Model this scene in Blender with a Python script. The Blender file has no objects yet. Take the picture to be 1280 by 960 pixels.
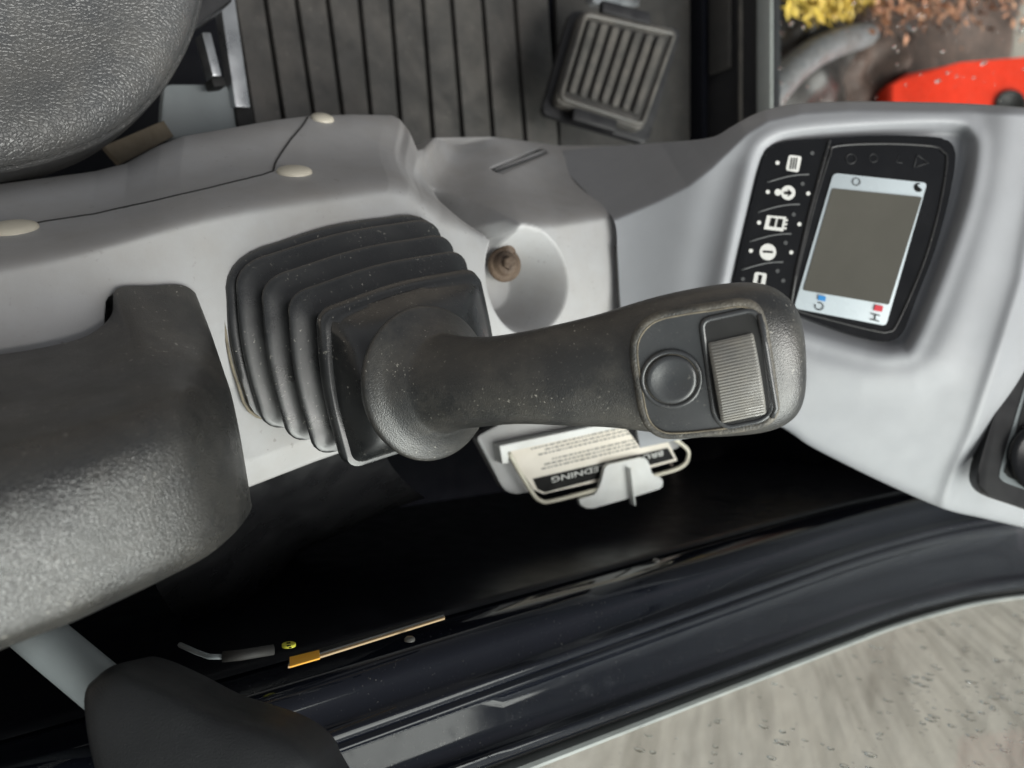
import bpy, bmesh, math, random
import numpy as np
from mathutils import Vector, Matrix

random.seed(7); RNG = np.random.default_rng(7)
sc = bpy.context.scene
col = sc.collection
R = math.radians

# ------------------------------------------------------------------ camera
TH = R(48.0)                       # looking down by 48 degrees, phone held on its side
CAM = Vector((0.0, 0.0, 1.10))
FW = Vector((0, math.cos(TH), -math.sin(TH)))
RT = Vector((0, math.sin(TH), math.cos(TH)))      # picture right = up/forward in the cab
DN = Vector((1, 0, 0))                            # picture down  = right side of the cab
FPX = 962.0
cd = bpy.data.cameras.new('camera'); cam = bpy.data.objects.new('camera', cd); col.objects.link(cam)
m = Matrix((( RT.x, -DN.x, -FW.x, CAM.x), (RT.y, -DN.y, -FW.y, CAM.y), (RT.z, -DN.z, -FW.z, CAM.z), (0, 0, 0, 1)))
cam.matrix_world = m
cd.sensor_width = 36.0; cd.lens = 36.0 * FPX / 1280.0
cd.clip_start = 0.01; cd.clip_end = 500
cd.dof.use_dof = True; cd.dof.focus_distance = 0.47; cd.dof.aperture_fstop = 6.5
sc.camera = cam

# ------------------------------------------------------------------ daylight (overcast)
SUN_EL, SUN_AZ = R(52), R(75)      # soft sun from the right-front window side
w = bpy.data.worlds.new('World'); sc.world = w; w.use_nodes = True
nt = w.node_tree; nt.nodes.clear()
sky = nt.nodes.new('ShaderNodeTexSky'); sky.sky_type = 'NISHITA'; sky.sun_disc = False
sky.sun_elevation = SUN_EL; sky.sun_rotation = SUN_AZ; sky.dust_density = 4.0; sky.air_density = 1.0
hs = nt.nodes.new('ShaderNodeHueSaturation'); hs.inputs['Saturation'].default_value = 0.10
bg = nt.nodes.new('ShaderNodeBackground'); bg.inputs['Strength'].default_value = 0.062
wo = nt.nodes.new('ShaderNodeOutputWorld')
nt.links.new(sky.outputs[0], hs.inputs['Color']); nt.links.new(hs.outputs[0], bg.inputs[0]); nt.links.new(bg.outputs[0], wo.inputs[0])
sd = bpy.data.lights.new('sun', 'SUN'); sd.energy = 3.9; sd.angle = R(62); sd.color = (1.0, 0.97, 0.93)
sun = bpy.data.objects.new('sun', sd); col.objects.link(sun)
sdir = Vector((math.sin(SUN_AZ) * math.cos(SUN_EL), math.cos(SUN_AZ) * math.cos(SUN_EL), math.sin(SUN_EL)))
sun.rotation_euler = sdir.to_track_quat('Z', 'Y').to_euler(); sun.location = sdir * 6
sc.view_settings.view_transform = 'Standard'; sc.view_settings.look = 'None'
sc.view_settings.gamma = 1.0; sc.view_settings.use_curve_mapping = False
sc.view_settings.exposure = 0.70
sc.render.engine = 'CYCLES'
sc.cycles.max_bounces = 8; sc.cycles.transparent_max_bounces = 12

# ------------------------------------------------------------------ measuring helpers
# a sight line of the photograph met with a depth, a height or a plane of the cab
def ray(px, py): return FW + RT * ((px - 640.0) / FPX) + DN * ((py - 480.0) / FPX)
def Q(px, py, d): return CAM + ray(px, py) * d
def QZ(px, py, z): r = ray(px, py); return CAM + r * ((z - CAM.z) / r.z)
def QX(px, py, x): r = ray(px, py); return CAM + r * ((x - CAM.x) / r.x)
def QY(px, py, y): r = ray(px, py); return CAM + r * ((y - CAM.y) / r.y)
def QP(px, py, p0, n): r = ray(px, py); return CAM + r * ((p0 - CAM).dot(n) / r.dot(n))

# ------------------------------------------------------------------ object helpers
ORG = {}
def tag(o, label=None, cat=None, group=None, kind=None):
    if label: o['label'] = label
    if cat: o['category'] = cat
    if group: o['group'] = group
    if kind: o['kind'] = kind
    return o
def thing(name, loc, label, cat, group=None):
    o = bpy.data.objects.new(name, None); col.objects.link(o); o.location = loc; o.empty_display_size = 0.03
    ORG[o.name] = Vector(loc)
    return tag(o, label, cat, group)
def mesh(name, V, F, mat, parent=None, smooth=True, sharp=None, kind=None):
    V = [Vector(v) for v in V]
    if parent is not None: org = ORG[parent.name]
    else:
        xs = [v.x for v in V]; ys = [v.y for v in V]; zs = [v.z for v in V]
        org = Vector(((min(xs) + max(xs)) / 2, (min(ys) + max(ys)) / 2, min(zs)))
    me = bpy.data.meshes.new(name); me.from_pydata([tuple(v - org) for v in V], [], F); me.update()
    o = bpy.data.objects.new(name, me); col.objects.link(o)
    bm = bmesh.new(); bm.from_mesh(me); bmesh.ops.recalc_face_normals(bm, faces=bm.faces); bm.to_mesh(me); bm.free()
    if parent is not None: o.parent = parent
    else: o.location = org
    ORG[o.name] = org
    me.materials.append(mat)
    if smooth:
        me.polygons.foreach_set('use_smooth', [True] * len(me.polygons))
        if sharp: me.set_sharp_from_angle(angle=R(sharp))
    if kind: o['kind'] = kind
    return o
def bmobj(name, bm, mat, parent=None, smooth=True, sharp=35, kind=None):
    bm.verts.ensure_lookup_table(); bm.verts.index_update()
    V = [v.co.copy() for v in bm.verts]; F = [[v.index for v in f.verts] for f in bm.faces]
    bm.free()
    return mesh(name, V, F, mat, parent, smooth, sharp, kind)
def cr(pts, n):
    """Catmull-Rom through pts (list of arrays) -> n samples per span"""
    P = [np.array(p, float) for p in pts]; P = [2 * P[0] - P[1]] + P + [2 * P[-1] - P[-2]]
    out = []
    for i in range(1, len(P) - 2):
        for k in range(n):
            t = k / n; a, b, c, d = P[i - 1], P[i], P[i + 1], P[i + 2]
            out.append(0.5 * (2 * b + (c - a) * t + (2 * a - 5 * b + 4 * c - d) * t * t + (3 * b - a - 3 * c + d) * t ** 3))
    out.append(P[-2]); return out
def crc(pts, n):
    """closed Catmull-Rom"""
    P = [np.array(p, float) for p in pts]; N = len(P); out = []
    for i in range(N):
        a, b, c, d = P[i - 1], P[i], P[(i + 1) % N], P[(i + 2) % N]
        for k in range(n):
            t = k / n
            out.append(0.5 * (2 * b + (c - a) * t + (2 * a - 5 * b + 4 * c - d) * t * t + (3 * b - a - 3 * c + d) * t ** 3))
    return out
def grid_faces(nu, nv, closed_v=False):
    F = []
    for i in range(nu - 1):
        for j in range(nv if closed_v else nv - 1):
            k = (j + 1) % nv
            F.append((i * nv + j, (i + 1) * nv + j, (i + 1) * nv + k, i * nv + k))
    return F
def loft(rows, nu, nv, closed=False, caps=False):
    """rows of control points -> dense smooth grid"""
    D = [(crc(r, nv) if closed else cr(r, nv)) for r in rows]
    C = list(zip(*D)); C = [cr(c, nu) for c in C]
    G = list(zip(*C)); V = [p for r in G for p in r]
    nU, nV = len(G), len(G[0]); F = grid_faces(nU, nV, closed)
    if caps:
        F.append(tuple(range(nV))); F.append(tuple((nU - 1) * nV + j for j in range(nV)))
    return V, F
def tube(pts, r, seg=10, caps=True, closed=False):
    pts = [Vector(p) for p in pts]; n = len(pts); V = []; F = []
    rr = r if isinstance(r, (list, tuple)) else [r] * n
    t0 = (pts[1] - pts[0]).normalized(); up = Vector((0.3, 0.2, 1)).normalized()
    if abs(t0.dot(up)) > .9: up = Vector((1, 0, 0))
    nrm = (up - t0 * up.dot(t0)).normalized()
    for i, p in enumerate(pts):
        if closed: t = (pts[(i + 1) % n] - pts[i - 1]).normalized()
        else: t = (pts[min(i + 1, n - 1)] - pts[max(i - 1, 0)]).normalized()
        nrm = (nrm - t * nrm.dot(t)).normalized(); b = t.cross(nrm)
        for k in range(seg):
            a = 2 * math.pi * k / seg; V.append(p + (nrm * math.cos(a) + b * math.sin(a)) * rr[i])
    F = grid_faces(n, seg, True)
    if closed:
        for j in range(seg):
            k = (j + 1) % seg; F.append(((n - 1) * seg + j, j, k, (n - 1) * seg + k))
    elif caps: F.append(tuple(range(seg))); F.append(tuple((n - 1) * seg + j for j in range(seg)))
    return V, F
def frame(n, hint=Vector((1, 0, 0))):
    n = Vector(n).normalized()
    if abs(n.dot(hint)) > .98: hint = Vector((0, 0, 1))
    u = (hint - n * hint.dot(n)).normalized(); return u, n.cross(u), n
def lathe(c, n, prof, seg=32, hint=Vector((1, 0, 0)), sx=1.0):
    u, v, n = frame(n, hint); V = []
    for (r, h) in prof:
        for k in range(seg):
            a = 2 * math.pi * k / seg; V.append(Vector(c) + u * (r * sx * math.cos(a)) + v * (r * math.sin(a)) + n * h)
    F = grid_faces(len(prof), seg, True); F.append(tuple((len(prof) - 1) * seg + k for k in range(seg)))
    return V, F
def plate(pts, n, thick, bevel=0.001, seg=2):
    """flat polygon with thickness; pts are its top outline, n its upward normal"""
    n = Vector(n).normalized(); bm = bmesh.new()
    top = [bm.verts.new(Vector(p)) for p in pts]; bot = [bm.verts.new(Vector(p) - n * thick) for p in pts]
    bm.faces.new(top); bm.faces.new(bot[::-1]); N = len(pts)
    for i in range(N): bm.faces.new((top[i], bot[i], bot[(i + 1) % N], top[(i + 1) % N]))
    if bevel > 0:
        ed = [e for e in bm.edges if e.verts[0] in top and e.verts[1] in top] if True else []
        bmesh.ops.bevel(bm, geom=ed, offset=bevel, segments=seg, profile=0.6, affect='EDGES', clamp_overlap=True)
    return bm
def box(c, u, v, n, su, sv, sn, bevel=0.002, seg=2):
    """bevelled box: centre of its base, axes and sizes"""
    bm = bmesh.new(); vs = []
    for k in (0, 1):
        for (a, b) in ((-1, -1), (1, -1), (1, 1), (-1, 1)):
            vs.append(bm.verts.new(Vector(c) + u * (a * su / 2) + v * (b * sv / 2) + n * (k * sn)))
    bm.faces.new(vs[0:4][::-1]); bm.faces.new(vs[4:8])
    for i in range(4): j = (i + 1) % 4; bm.faces.new((vs[i], vs[j], vs[4 + j], vs[4 + i]))
    if bevel > 0: bmesh.ops.bevel(bm, geom=list(bm.edges), offset=bevel, segments=seg, profile=0.6, affect='EDGES', clamp_overlap=True)
    return bm
def rings(outline, centre, prof, n):
    """closed outline shrunk towards its centre: prof = [(t, height along n)]"""
    c = Vector(centre); n = Vector(n).normalized(); V = []; N = len(outline)
    for (t, h) in prof:
        for p in outline: V.append(Vector(p).lerp(c, t) + n * h)
    F = grid_faces(len(prof), N, True)
    V.append(c + n * prof[-1][1]); k = len(V) - 1; b = (len(prof) - 1) * N
    if prof[-1][0] < 1:
        for j in range(N): F.append((b + j, b + (j + 1) % N, k))
    return V, F
def pl_dist(X, Y, pts):
    """distance from points to an open polyline and which side (positive = left)"""
    best = np.full(X.shape, 1e9); side = np.zeros(X.shape)
    for (a, b) in zip(pts[:-1], pts[1:]):
        ax, ay = a; bx, by = b; dx, dy = bx - ax, by - ay; L = dx * dx + dy * dy + 1e-12
        t = np.clip(((X - ax) * dx + (Y - ay) * dy) / L, 0, 1)
        d = np.hypot(X - ax - t * dx, Y - ay - t * dy); s = dx * (Y - ay) - dy * (X - ax)
        mk = d < best - 1e-9; best = np.where(mk, d, best); side = np.where(mk, s, side)
    return best, side
def poly_sd(X, Y, pts):
    """signed distance to closed polygon, negative inside"""
    P = list(pts) + [pts[0]]; d, _ = pl_dist(X, Y, P); ins = np.zeros(X.shape, bool)
    for (a, b) in zip(P[:-1], P[1:]):
        c = ((a[1] > Y) != (b[1] > Y)) & (X < (b[0] - a[0]) * (Y - a[1]) / (b[1] - a[1] + 1e-12) + a[0]); ins ^= c
    return np.where(ins, -d, d)
def sst(x, a, b): t = np.clip((x - a) / (b - a), 0, 1); return t * t * (3 - 2 * t)
def smooth_poly(pts, n=6): return [tuple(p) for p in crc(pts, n)]
def round_poly(pts, r, n=5):
    out = []; N = len(pts)
    for i in range(N):
        p = np.array(pts[i], float); a = np.array(pts[i - 1], float); b = np.array(pts[(i + 1) % N], float)
        rr = r[i] if isinstance(r, (list, tuple)) else r
        la, lb = np.linalg.norm(a - p), np.linalg.norm(b - p); rr = min(rr, la * .48, lb * .48)
        pa, pb = p + (a - p) / la * rr, p + (b - p) / lb * rr
        for k in range(n + 1): t = k / n; out.append(tuple((1 - t) ** 2 * pa + 2 * t * (1 - t) * p + t * t * pb))
    return out

# ------------------------------------------------------------------ materials
def new_mat(name):
    mt = bpy.data.materials.new(name); mt.use_nodes = True; n = mt.node_tree
    return mt, n, n.nodes['Principled BSDF'], lambda a, b: n.links.new(a, b)
def node(n, t, **kw):
    x = n.nodes.new(t)
    for k, v in kw.items():
        if hasattr(x, k): setattr(x, k, v)
        else: x.inputs[k].default_value = v
    return x
def ramp(n, src, p0, c0, p1, c1):
    r = n.nodes.new('ShaderNodeValToRGB'); e = r.color_ramp.elements
    e[0].position = p0; e[0].color = c0; e[1].position = p1; e[1].color = c1
    n.links.new(src, r.inputs[0]); return r
def g4(v): return (v, v, v, 1)
def plastic(name, c, rough=0.5, bump=0.1, bscale=900, dust=0.0, dustc=(.42, .38, .31), spk=0.0, mott=0.08, coat=0.0, spec=0.5, metal=0.0, rvar=0.12, dscale=14, spkscale=420, spkc=(.6, .57, .5), mscale=25):
    mt, n, b, L = new_mat(name); tc = node(n, 'ShaderNodeTexCoord'); O = tc.outputs['Object']
    b.inputs['Metallic'].default_value = metal; b.inputs['Specular IOR Level'].default_value = spec
    b.inputs['Coat Weight'].default_value = coat; b.inputs['Coat Roughness'].default_value = 0.06
    n1 = node(n, 'ShaderNodeTexNoise', Scale=mscale, Detail=6.0, Roughness=.6); L(O, n1.inputs['Vector'])
    lo = tuple(x * (1 - mott) for x in c); hi = tuple(min(1, x * (1 + mott)) for x in c)
    r1 = ramp(n, n1.outputs['Fac'], .3, (*lo, 1), .7, (*hi, 1)); cur = r1.outputs[0]
    def mix(cur, fac, color):
        mx = n.nodes.new('ShaderNodeMix'); mx.data_type = 'RGBA'; L(fac, mx.inputs[0]); L(cur, mx.inputs[6]); mx.inputs[7].default_value = (*color, 1); return mx.outputs[2]
    if dust > 0:
        n2 = node(n, 'ShaderNodeTexNoise', Scale=dscale, Detail=9.0, Roughness=.72); L(O, n2.inputs['Vector'])
        cur = mix(cur, ramp(n, n2.outputs['Fac'], .42, g4(0), .78, g4(dust)).outputs[0], dustc)
    if spk > 0:
        n3 = node(n, 'ShaderNodeTexNoise', Scale=spkscale, Detail=2.0); L(O, n3.inputs['Vector'])
        n4 = node(n, 'ShaderNodeTexNoise', Scale=28.0, Detail=3.0); L(O, n4.inputs['Vector'])
        a = ramp(n, n3.outputs['Fac'], .66, g4(0), .74, g4(1)); bb = ramp(n, n4.outputs['Fac'], .45, g4(.1), .65, g4(1))
        mm = node(n, 'ShaderNodeMath', operation='MULTIPLY'); L(a.outputs[0], mm.inputs[0]); L(bb.outputs[0], mm.inputs[1])
        m2 = node(n, 'ShaderNodeMath', operation='MULTIPLY'); L(mm.outputs[0], m2.inputs[0]); m2.inputs[1].default_value = spk
        cur = mix(cur, m2.outputs[0], spkc)
    L(cur, b.inputs['Base Color'])
    n5 = node(n, 'ShaderNodeTexNoise', Scale=40.0, Detail=5.0); L(O, n5.inputs['Vector'])
    rr = ramp(n, n5.outputs['Fac'], .3, g4(max(.02, rough - rvar)), .7, g4(min(1, rough + rvar))); L(rr.outputs[0], b.inputs['Roughness'])
    if bump > 0:
        n6 = node(n, 'ShaderNodeTexNoise', Scale=bscale, Detail=2.0); L(O, n6.inputs['Vector'])
        bp = node(n, 'ShaderNodeBump', Strength=bump, Distance=0.001); L(n6.outputs['Fac'], bp.inputs['Height']); L(bp.outputs[0], b.inputs['Normal'])
    return mt
def leather(name, c, rough, cell, strength, dist=0.0006, wr=0.0, dust=.1, spk=0.0, fine=0.0):
    """grained cover: cells with creases between them"""
    mt = plastic(name, c, rough, 0, dust=dust, spk=spk, rvar=.08, spec=1.0); n = mt.node_tree; b = n.nodes['Principled BSDF']; L = lambda a, q: n.links.new(a, q)
    tc = node(n, 'ShaderNodeTexCoord'); O = tc.outputs['Object']
    dn = node(n, 'ShaderNodeTexNoise', Scale=cell * .6, Detail=2.0); L(O, dn.inputs['Vector'])
    ad = n.nodes.new('ShaderNodeVectorMath'); ad.operation = 'MULTIPLY_ADD'; L(dn.outputs['Color'], ad.inputs[0]); ad.inputs[1].default_value = (1.1 / cell,) * 3; L(O, ad.inputs[2])
    vo = node(n, 'ShaderNodeTexVoronoi', feature='DISTANCE_TO_EDGE', Scale=cell); L(ad.outputs[0], vo.inputs['Vector'])
    rr = ramp(n, vo.outputs['Distance'], 0.0, g4(0), .22, g4(1))
    nz = node(n, 'ShaderNodeTexNoise', Scale=cell * 2.2, Detail=3.0); L(O, nz.inputs['Vector'])
    ma = node(n, 'ShaderNodeMath', operation='MULTIPLY_ADD'); L(nz.outputs['Fac'], ma.inputs[0]); ma.inputs[1].default_value = .5 + fine; L(rr.outputs[0], ma.inputs[2])
    bp = node(n, 'ShaderNodeBump', Strength=strength, Distance=dist); L(ma.outputs[0], bp.inputs['Height'])
    L(bp.outputs[0], b.inputs['Normal']); return mt
def glass_mat(name, tint=(.93, .96, .95)):
    mt, n, b, L = new_mat(name); n.nodes.remove(b); out = n.nodes['Material Output']
    tr = node(n, 'ShaderNodeBsdfTransparent'); tr.inputs[0].default_value = (*tint, 1)
    gl = node(n, 'ShaderNodeBsdfGlossy'); gl.inputs['Roughness'].default_value = .03
    lw = node(n, 'ShaderNodeLayerWeight', Blend=.5); pw = node(n, 'ShaderNodeMath', operation='POWER'); L(lw.outputs['Facing'], pw.inputs[0]); pw.inputs[1].default_value = 5.0
    fr = node(n, 'ShaderNodeMath', operation='MULTIPLY_ADD'); L(pw.outputs[0], fr.inputs[0]); fr.inputs[1].default_value = .10; fr.inputs[2].default_value = .008; mx = n.nodes.new('ShaderNodeMixShader')
    L(fr.outputs[0], mx.inputs[0]); L(tr.outputs[0], mx.inputs[1]); L(gl.outputs[0], mx.inputs[2]); L(mx.outputs[0], out.inputs[0]); return mt

M = {}
M['grey'] = plastic('console_grey_plastic', (.36, .36, .365), .48, .10, 1500, dust=.34, dustc=(.24, .20, .15), mott=.05, rvar=.08, dscale=11, spk=.45, spkc=(.13, .12, .10), spkscale=240)
M['pod'] = plastic('pod_grey_plastic', (.315, .325, .345), .48, .16, 1300, dust=.10, dustc=(.26, .25, .23), mott=.03, rvar=.06, spk=.10)
M['seam'] = plastic('seam_dark', (.03, .03, .03), .8, 0)
M['cap'] = plastic('cream_cap', (.62, .58, .48), .4, .05, 600, dust=.3, dustc=(.4, .35, .26))
M['rubber'] = plastic('bellows_rubber', (.010, .011, .012), .30, .05, 700, spec=1.0, dust=.16, dustc=(.16, .155, .145), spk=.45, rvar=.10, spkscale=420, mscale=12)
M['grip'] = plastic('grip_soft_plastic', (.019, .0195, .0195), .34, .34, 1200, spec=1.0, dust=.40, dustc=(.17, .155, .13), dscale=30, spk=.9, rvar=.06, spkscale=620)
M['gripworn'] = plastic('grip_worn_edge', (.05, .049, .046), .5, .5, 900, dust=.8, dustc=(.26, .23, .18), spk=.4, dscale=45)
M['face'] = plastic('grip_face_plate', (.035, .038, .042), .26, .04, 900, spec=.9, dust=.18, dustc=(.16, .15, .135), spk=.2, rvar=.08)
M['dirt'] = plastic('grime_line', (.22, .19, .14), .8, .3, 600, dust=1.0, dustc=(.03, .028, .025), dscale=70)
M['roller'] = plastic('roller_worn_grey', (.26, .255, .24), .18, .05, 700, coat=.5, spec=.8, dust=.45, dustc=(.42, .38, .30), dscale=55, spk=.3)
M['black'] = plastic('black_plastic', (.014, .014, .016), .42, .05, 900, dust=.08, dustc=(.10, .10, .09))
M['cavity'] = plastic('black_recess', (.008, .008, .008), .7, 0)
M['gloss'] = plastic('black_gloss_paint', (.0045, .0055, .0095), .08, .01, 40, dust=.05, dustc=(.03, .03, .035), spk=.10, rvar=.03, spec=.32, dscale=6)
M['navy'] = plastic('dark_wall_paint', (.004, .0045, .007), .36, .01, 60, spec=.2, dust=.05, dustc=(.022, .022, .025), rvar=.08, dscale=6)
M['arm'] = leather('armrest_cover', (.018, .018, .018), .30, 700, .40, .0004, dust=.10, spk=.25, fine=.3)
M['armside'] = leather('armrest_side_cover', (.015, .0148, .0145), .42, 760, .30, .0003, dust=.14, spk=.5)
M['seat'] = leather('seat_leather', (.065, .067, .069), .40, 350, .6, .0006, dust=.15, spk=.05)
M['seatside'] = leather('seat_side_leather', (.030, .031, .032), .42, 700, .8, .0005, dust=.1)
M['mat'] = plastic('floor_mat_rubber', (.052, .050, .047), .5, .35, 300, dust=.55, dustc=(.15, .135, .12), rvar=.12, dscale=11, mott=.25, spk=.25, spkscale=160)
M['matdark'] = plastic('floor_mat_groove', (.022, .021, .02), .7, .2, 200, dust=.3, dustc=(.07, .06, .05))
M['trim'] = plastic('side_trim_black', (.008, .008, .009), .32, .03, 300, dust=.1, dustc=(.05, .05, .05))
M['pedal'] = plastic('pedal_rubber', (.072, .070, .065), .40, .25, 400, dust=.6, dustc=(.20, .18, .155), dscale=20, mott=.15)
M['steel'] = plastic('bare_steel', (.50, .52, .54), .34, .1, 200, metal=.9, dust=.3, dustc=(.3, .3, .3))
M['shim'] = plastic('tan_foam', (.16, .13, .09), .8, .3, 200, dust=.4)
M['brass'] = plastic('tan_edge', (.45, .32, .18), .5, .1, 300)
M['rust'] = plastic('rusty_steel', (.075, .048, .032), .75, .7, 400, dust=.6, dustc=(.20, .15, .10), dscale=90, mott=.4)
M['cream'] = plastic('cream_wire', (.74, .70, .58), .4, .08, 500, dust=.3, dustc=(.45, .38, .25), dscale=40)
M['white'] = plastic('white_plastic', (.74, .75, .74), .42, .05, 500, dust=.25, dustc=(.5, .44, .33), dscale=30)
M['card'] = plastic('card_paper', (.74, .68, .59), .4, .02, 100, dust=.1)
M['ink'] = plastic('black_ink', (.008, .008, .008), .6, 0, spec=.15)
M['print'] = plastic('grey_print', (.20, .19, .17), .5, 0)
M['bez'] = plastic('screen_bezel', (.56, .63, .67), .3, .0, dust=.08, mott=.02)
M['lcd'] = plastic('lcd_glass', (.095, .091, .077), .12, .0, dust=.2, dustc=(.13, .125, .11), mott=.05, coat=.3, rvar=.05)
M['panel'] = plastic('panel_black', (.007, .0075, .009), .22, .0, dust=.06, dustc=(.06, .06, .06), rvar=.06, spec=.35)
M['rim'] = plastic('panel_rim', (.022, .022, .023), .36, .1, 500, spk=.4)
M['icon'] = plastic('icon_white', (.72, .72, .69), .5, 0)
M['unlit'] = plastic('unlit_symbol', (.022, .023, .025), .4, 0)
M['icondim'] = plastic('icon_grey', (.075, .078, .08), .5, 0)
M['red_mark'] = plastic('red_mark', (.65, .05, .07), .5, 0)
M['blue_mark'] = plastic('blue_mark', (.03, .25, .62), .5, 0)
M['yellow'] = plastic('yellow_sticker', (.62, .60, .06), .45, 0)
M['orange'] = plastic('orange_sticker', (.95, .45, .03), .45, 0, dust=.2, dustc=(.5, .3, .1), dscale=90)
M['tubegrey'] = plastic('grey_tube', (.27, .30, .31), .45, .1, 400)
M['lever'] = plastic('lever_black', (.013, .014, .016), .5, .35, 1300, dust=.1, dustc=(.06, .06, .06))
M['seal'] = plastic('seal_rubber', (.012, .012, .012), .55, .1, 300)
M['frame'] = plastic('window_edge_grey', (.30, .32, .31), .4, .1, 200, dust=.2)
M['red'] = plastic('red_machine_paint', (.85, .045, .015), .35, .05, 50, dust=.10, dustc=(.3, .1, .05))
M['hose'] = plastic('grey_hose', (.14, .142, .148), .45, .3, 60, mott=.3, dust=.7, dustc=(.09, .07, .055), dscale=8)
M['glass'] = glass_mat('window_glass')
M['headliner'] = plastic('headliner_grey', (.16, .16, .165), .9, .2, 80)
def drop_mat():
    mt, n, b, L = new_mat('water_drop'); b.inputs['Transmission Weight'].default_value = 1; b.inputs['Roughness'].default_value = .02
    b.inputs['IOR'].default_value = 1.33; b.inputs['Base Color'].default_value = (.98, .98, .98, 1); return mt
M['drop'] = drop_mat()
def ground_mat():
    mt, n, b, L = new_mat('wet_muddy_ground'); tc = node(n, 'ShaderNodeTexCoord'); O = tc.outputs['Object']
    a = node(n, 'ShaderNodeTexNoise', Scale=1.1, Detail=9.0, Roughness=.65); L(O, a.inputs['Vector'])
    r = n.nodes.new('ShaderNodeValToRGB'); e = r.color_ramp.elements
    e[0].position = .30; e[0].color = (.13, .11, .088, 1); e[1].position = .62; e[1].color = (.225, .205, .178, 1)
    x = e.new(.46); x.color = (.18, .162, .138, 1); L(a.outputs['Fac'], r.inputs[0])
    b2 = node(n, 'ShaderNodeTexNoise', Scale=14.0, Detail=6.0); L(O, b2.inputs['Vector'])
    mx = n.nodes.new('ShaderNodeMix'); mx.data_type = 'RGBA'; mx.blend_type = 'MULTIPLY'; mx.inputs[0].default_value = .35
    L(r.outputs[0], mx.inputs[6]); L(ramp(n, b2.outputs['Fac'], .3, g4(.6), .7, g4(1.15)).outputs[0], mx.inputs[7]); L(mx.outputs[2], b.inputs['Base Color'])
    L(ramp(n, a.outputs['Fac'], .35, g4(.25), .6, g4(.85)).outputs[0], b.inputs['Roughness'])
    bp = node(n, 'ShaderNodeBump', Strength=.25, Distance=.02); L(b2.outputs['Fac'], bp.inputs['Height']); L(bp.outputs[0], b.inputs['Normal']); return mt
M['ground'] = ground_mat()
M['soil'] = plastic('dark_brown_soil', (.050, .032, .025), .7, .8, 30, dust=.6, dustc=(.16, .10, .08), mott=.5, mscale=9, dscale=6)
M['wetmud'] = plastic('black_wet_mud', (.022, .020, .019), .35, .6, 30, dust=.4, dustc=(.10, .08, .07), mott=.4, mscale=9, dscale=8)
M['leafbrown'] = plastic('brown_leaf', (.30, .12, .06), .6, 0, dust=.7, dustc=(.42, .30, .18), dscale=5, mott=.5, mscale=6)
M['leafy'] = plastic('yellow_leaf', (.50, .36, .05), .6, 0, dust=.6, dustc=(.35, .15, .03), dscale=5, mott=.4, mscale=6)

# ================================================================== setting
GZ = -0.95
o = mesh('ground', [(-60, -40, GZ), (60, -40, GZ), (60, 120, GZ), (-60, 120, GZ)], [(0, 1, 2, 3)], M['ground'], smooth=False); tag(o, kind='structure')
FZ = 0.06
bm = box(Vector((-.45, .55, FZ - .02)), Vector((1, 0, 0)), Vector((0, 1, 0)), Vector((0, 0, 1)), 1.4, 1.75, .012, 0)
o = bmobj('floor', bm, M['navy']); tag(o, kind='structure')
# ------------------------------------------------------------------ right-hand side wall with its window sill
def sill(x, y, z):
    """wall section point carried along the cab: the sill widens forwards and sweeps up at the front corner"""
    zz = 1.1 - (1.1 - z) * .877; xx = float(np.interp(x, [.190, .205, .257, .331, .36], [.170, .185, .233, .283, .309]))
    k = float(np.interp(xx, [.185, .233, .283, .31], [-.022, -.010, .052, .052])); s = float(np.interp(xx, [.185, .233, .283], [0, 0, .14]))
    yy = np.linspace(.8, 1.8, 41); rr = np.interp(yy - s, [1.0, 1.14, 1.29, 1.40, 1.5, 1.8], [0, .010, .026, .058, .085, .16]); rr = np.convolve(np.pad(rr, 3, mode='edge'), np.ones(7) / 7, 'valid')
    return (xx + k * (y - .36), y, zz + (float(np.interp(y, yy, rr)) if z > .45 else 0))
prof = [(.205, .05), (.205, .40), (.205, .555), (.207, .575), (.213, .5855), (.224, .5875), (.2400, .5888), (.2425, .5915), (.2445, .5955), (.2465, .5970), (.2500, .5963), (.2540, .5945), (.2550, .5938), (.2565, .5955), (.2580, .5965), (.2610, .5958), (.2650, .5938), (.2680, .5915), (.272, .5868), (.285, .5876), (.300, .5888), (.316, .590),
        (.3185, .5915), (.3205, .5965), (.3230, .5990), (.3270, .5985), (.3320, .5965), (.3365, .5935), (.3380, .575), (.3385, .50), (.339, .05)]
ys = np.linspace(-.35, 1.66, 90); V = []
for y in ys:
    for (x, z) in prof: V.append(sill(x, y, z))
o = mesh('wall_side', V, grid_faces(len(ys), len(prof)), M['gloss'], sharp=60); tag(o, kind='structure')
# dark inner lining of the side wall
V = []; 
for y in ys:
    for (x, z) in ((.2035, .05), (.1990, .06), (.1990, .535), (.2010, .543), (.2035, .545)): V.append(sill(x, y, z))
lin = mesh('wall_lining', V, grid_faces(len(ys), 5), M['navy'], sharp=50); tag(lin, kind='structure')
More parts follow.
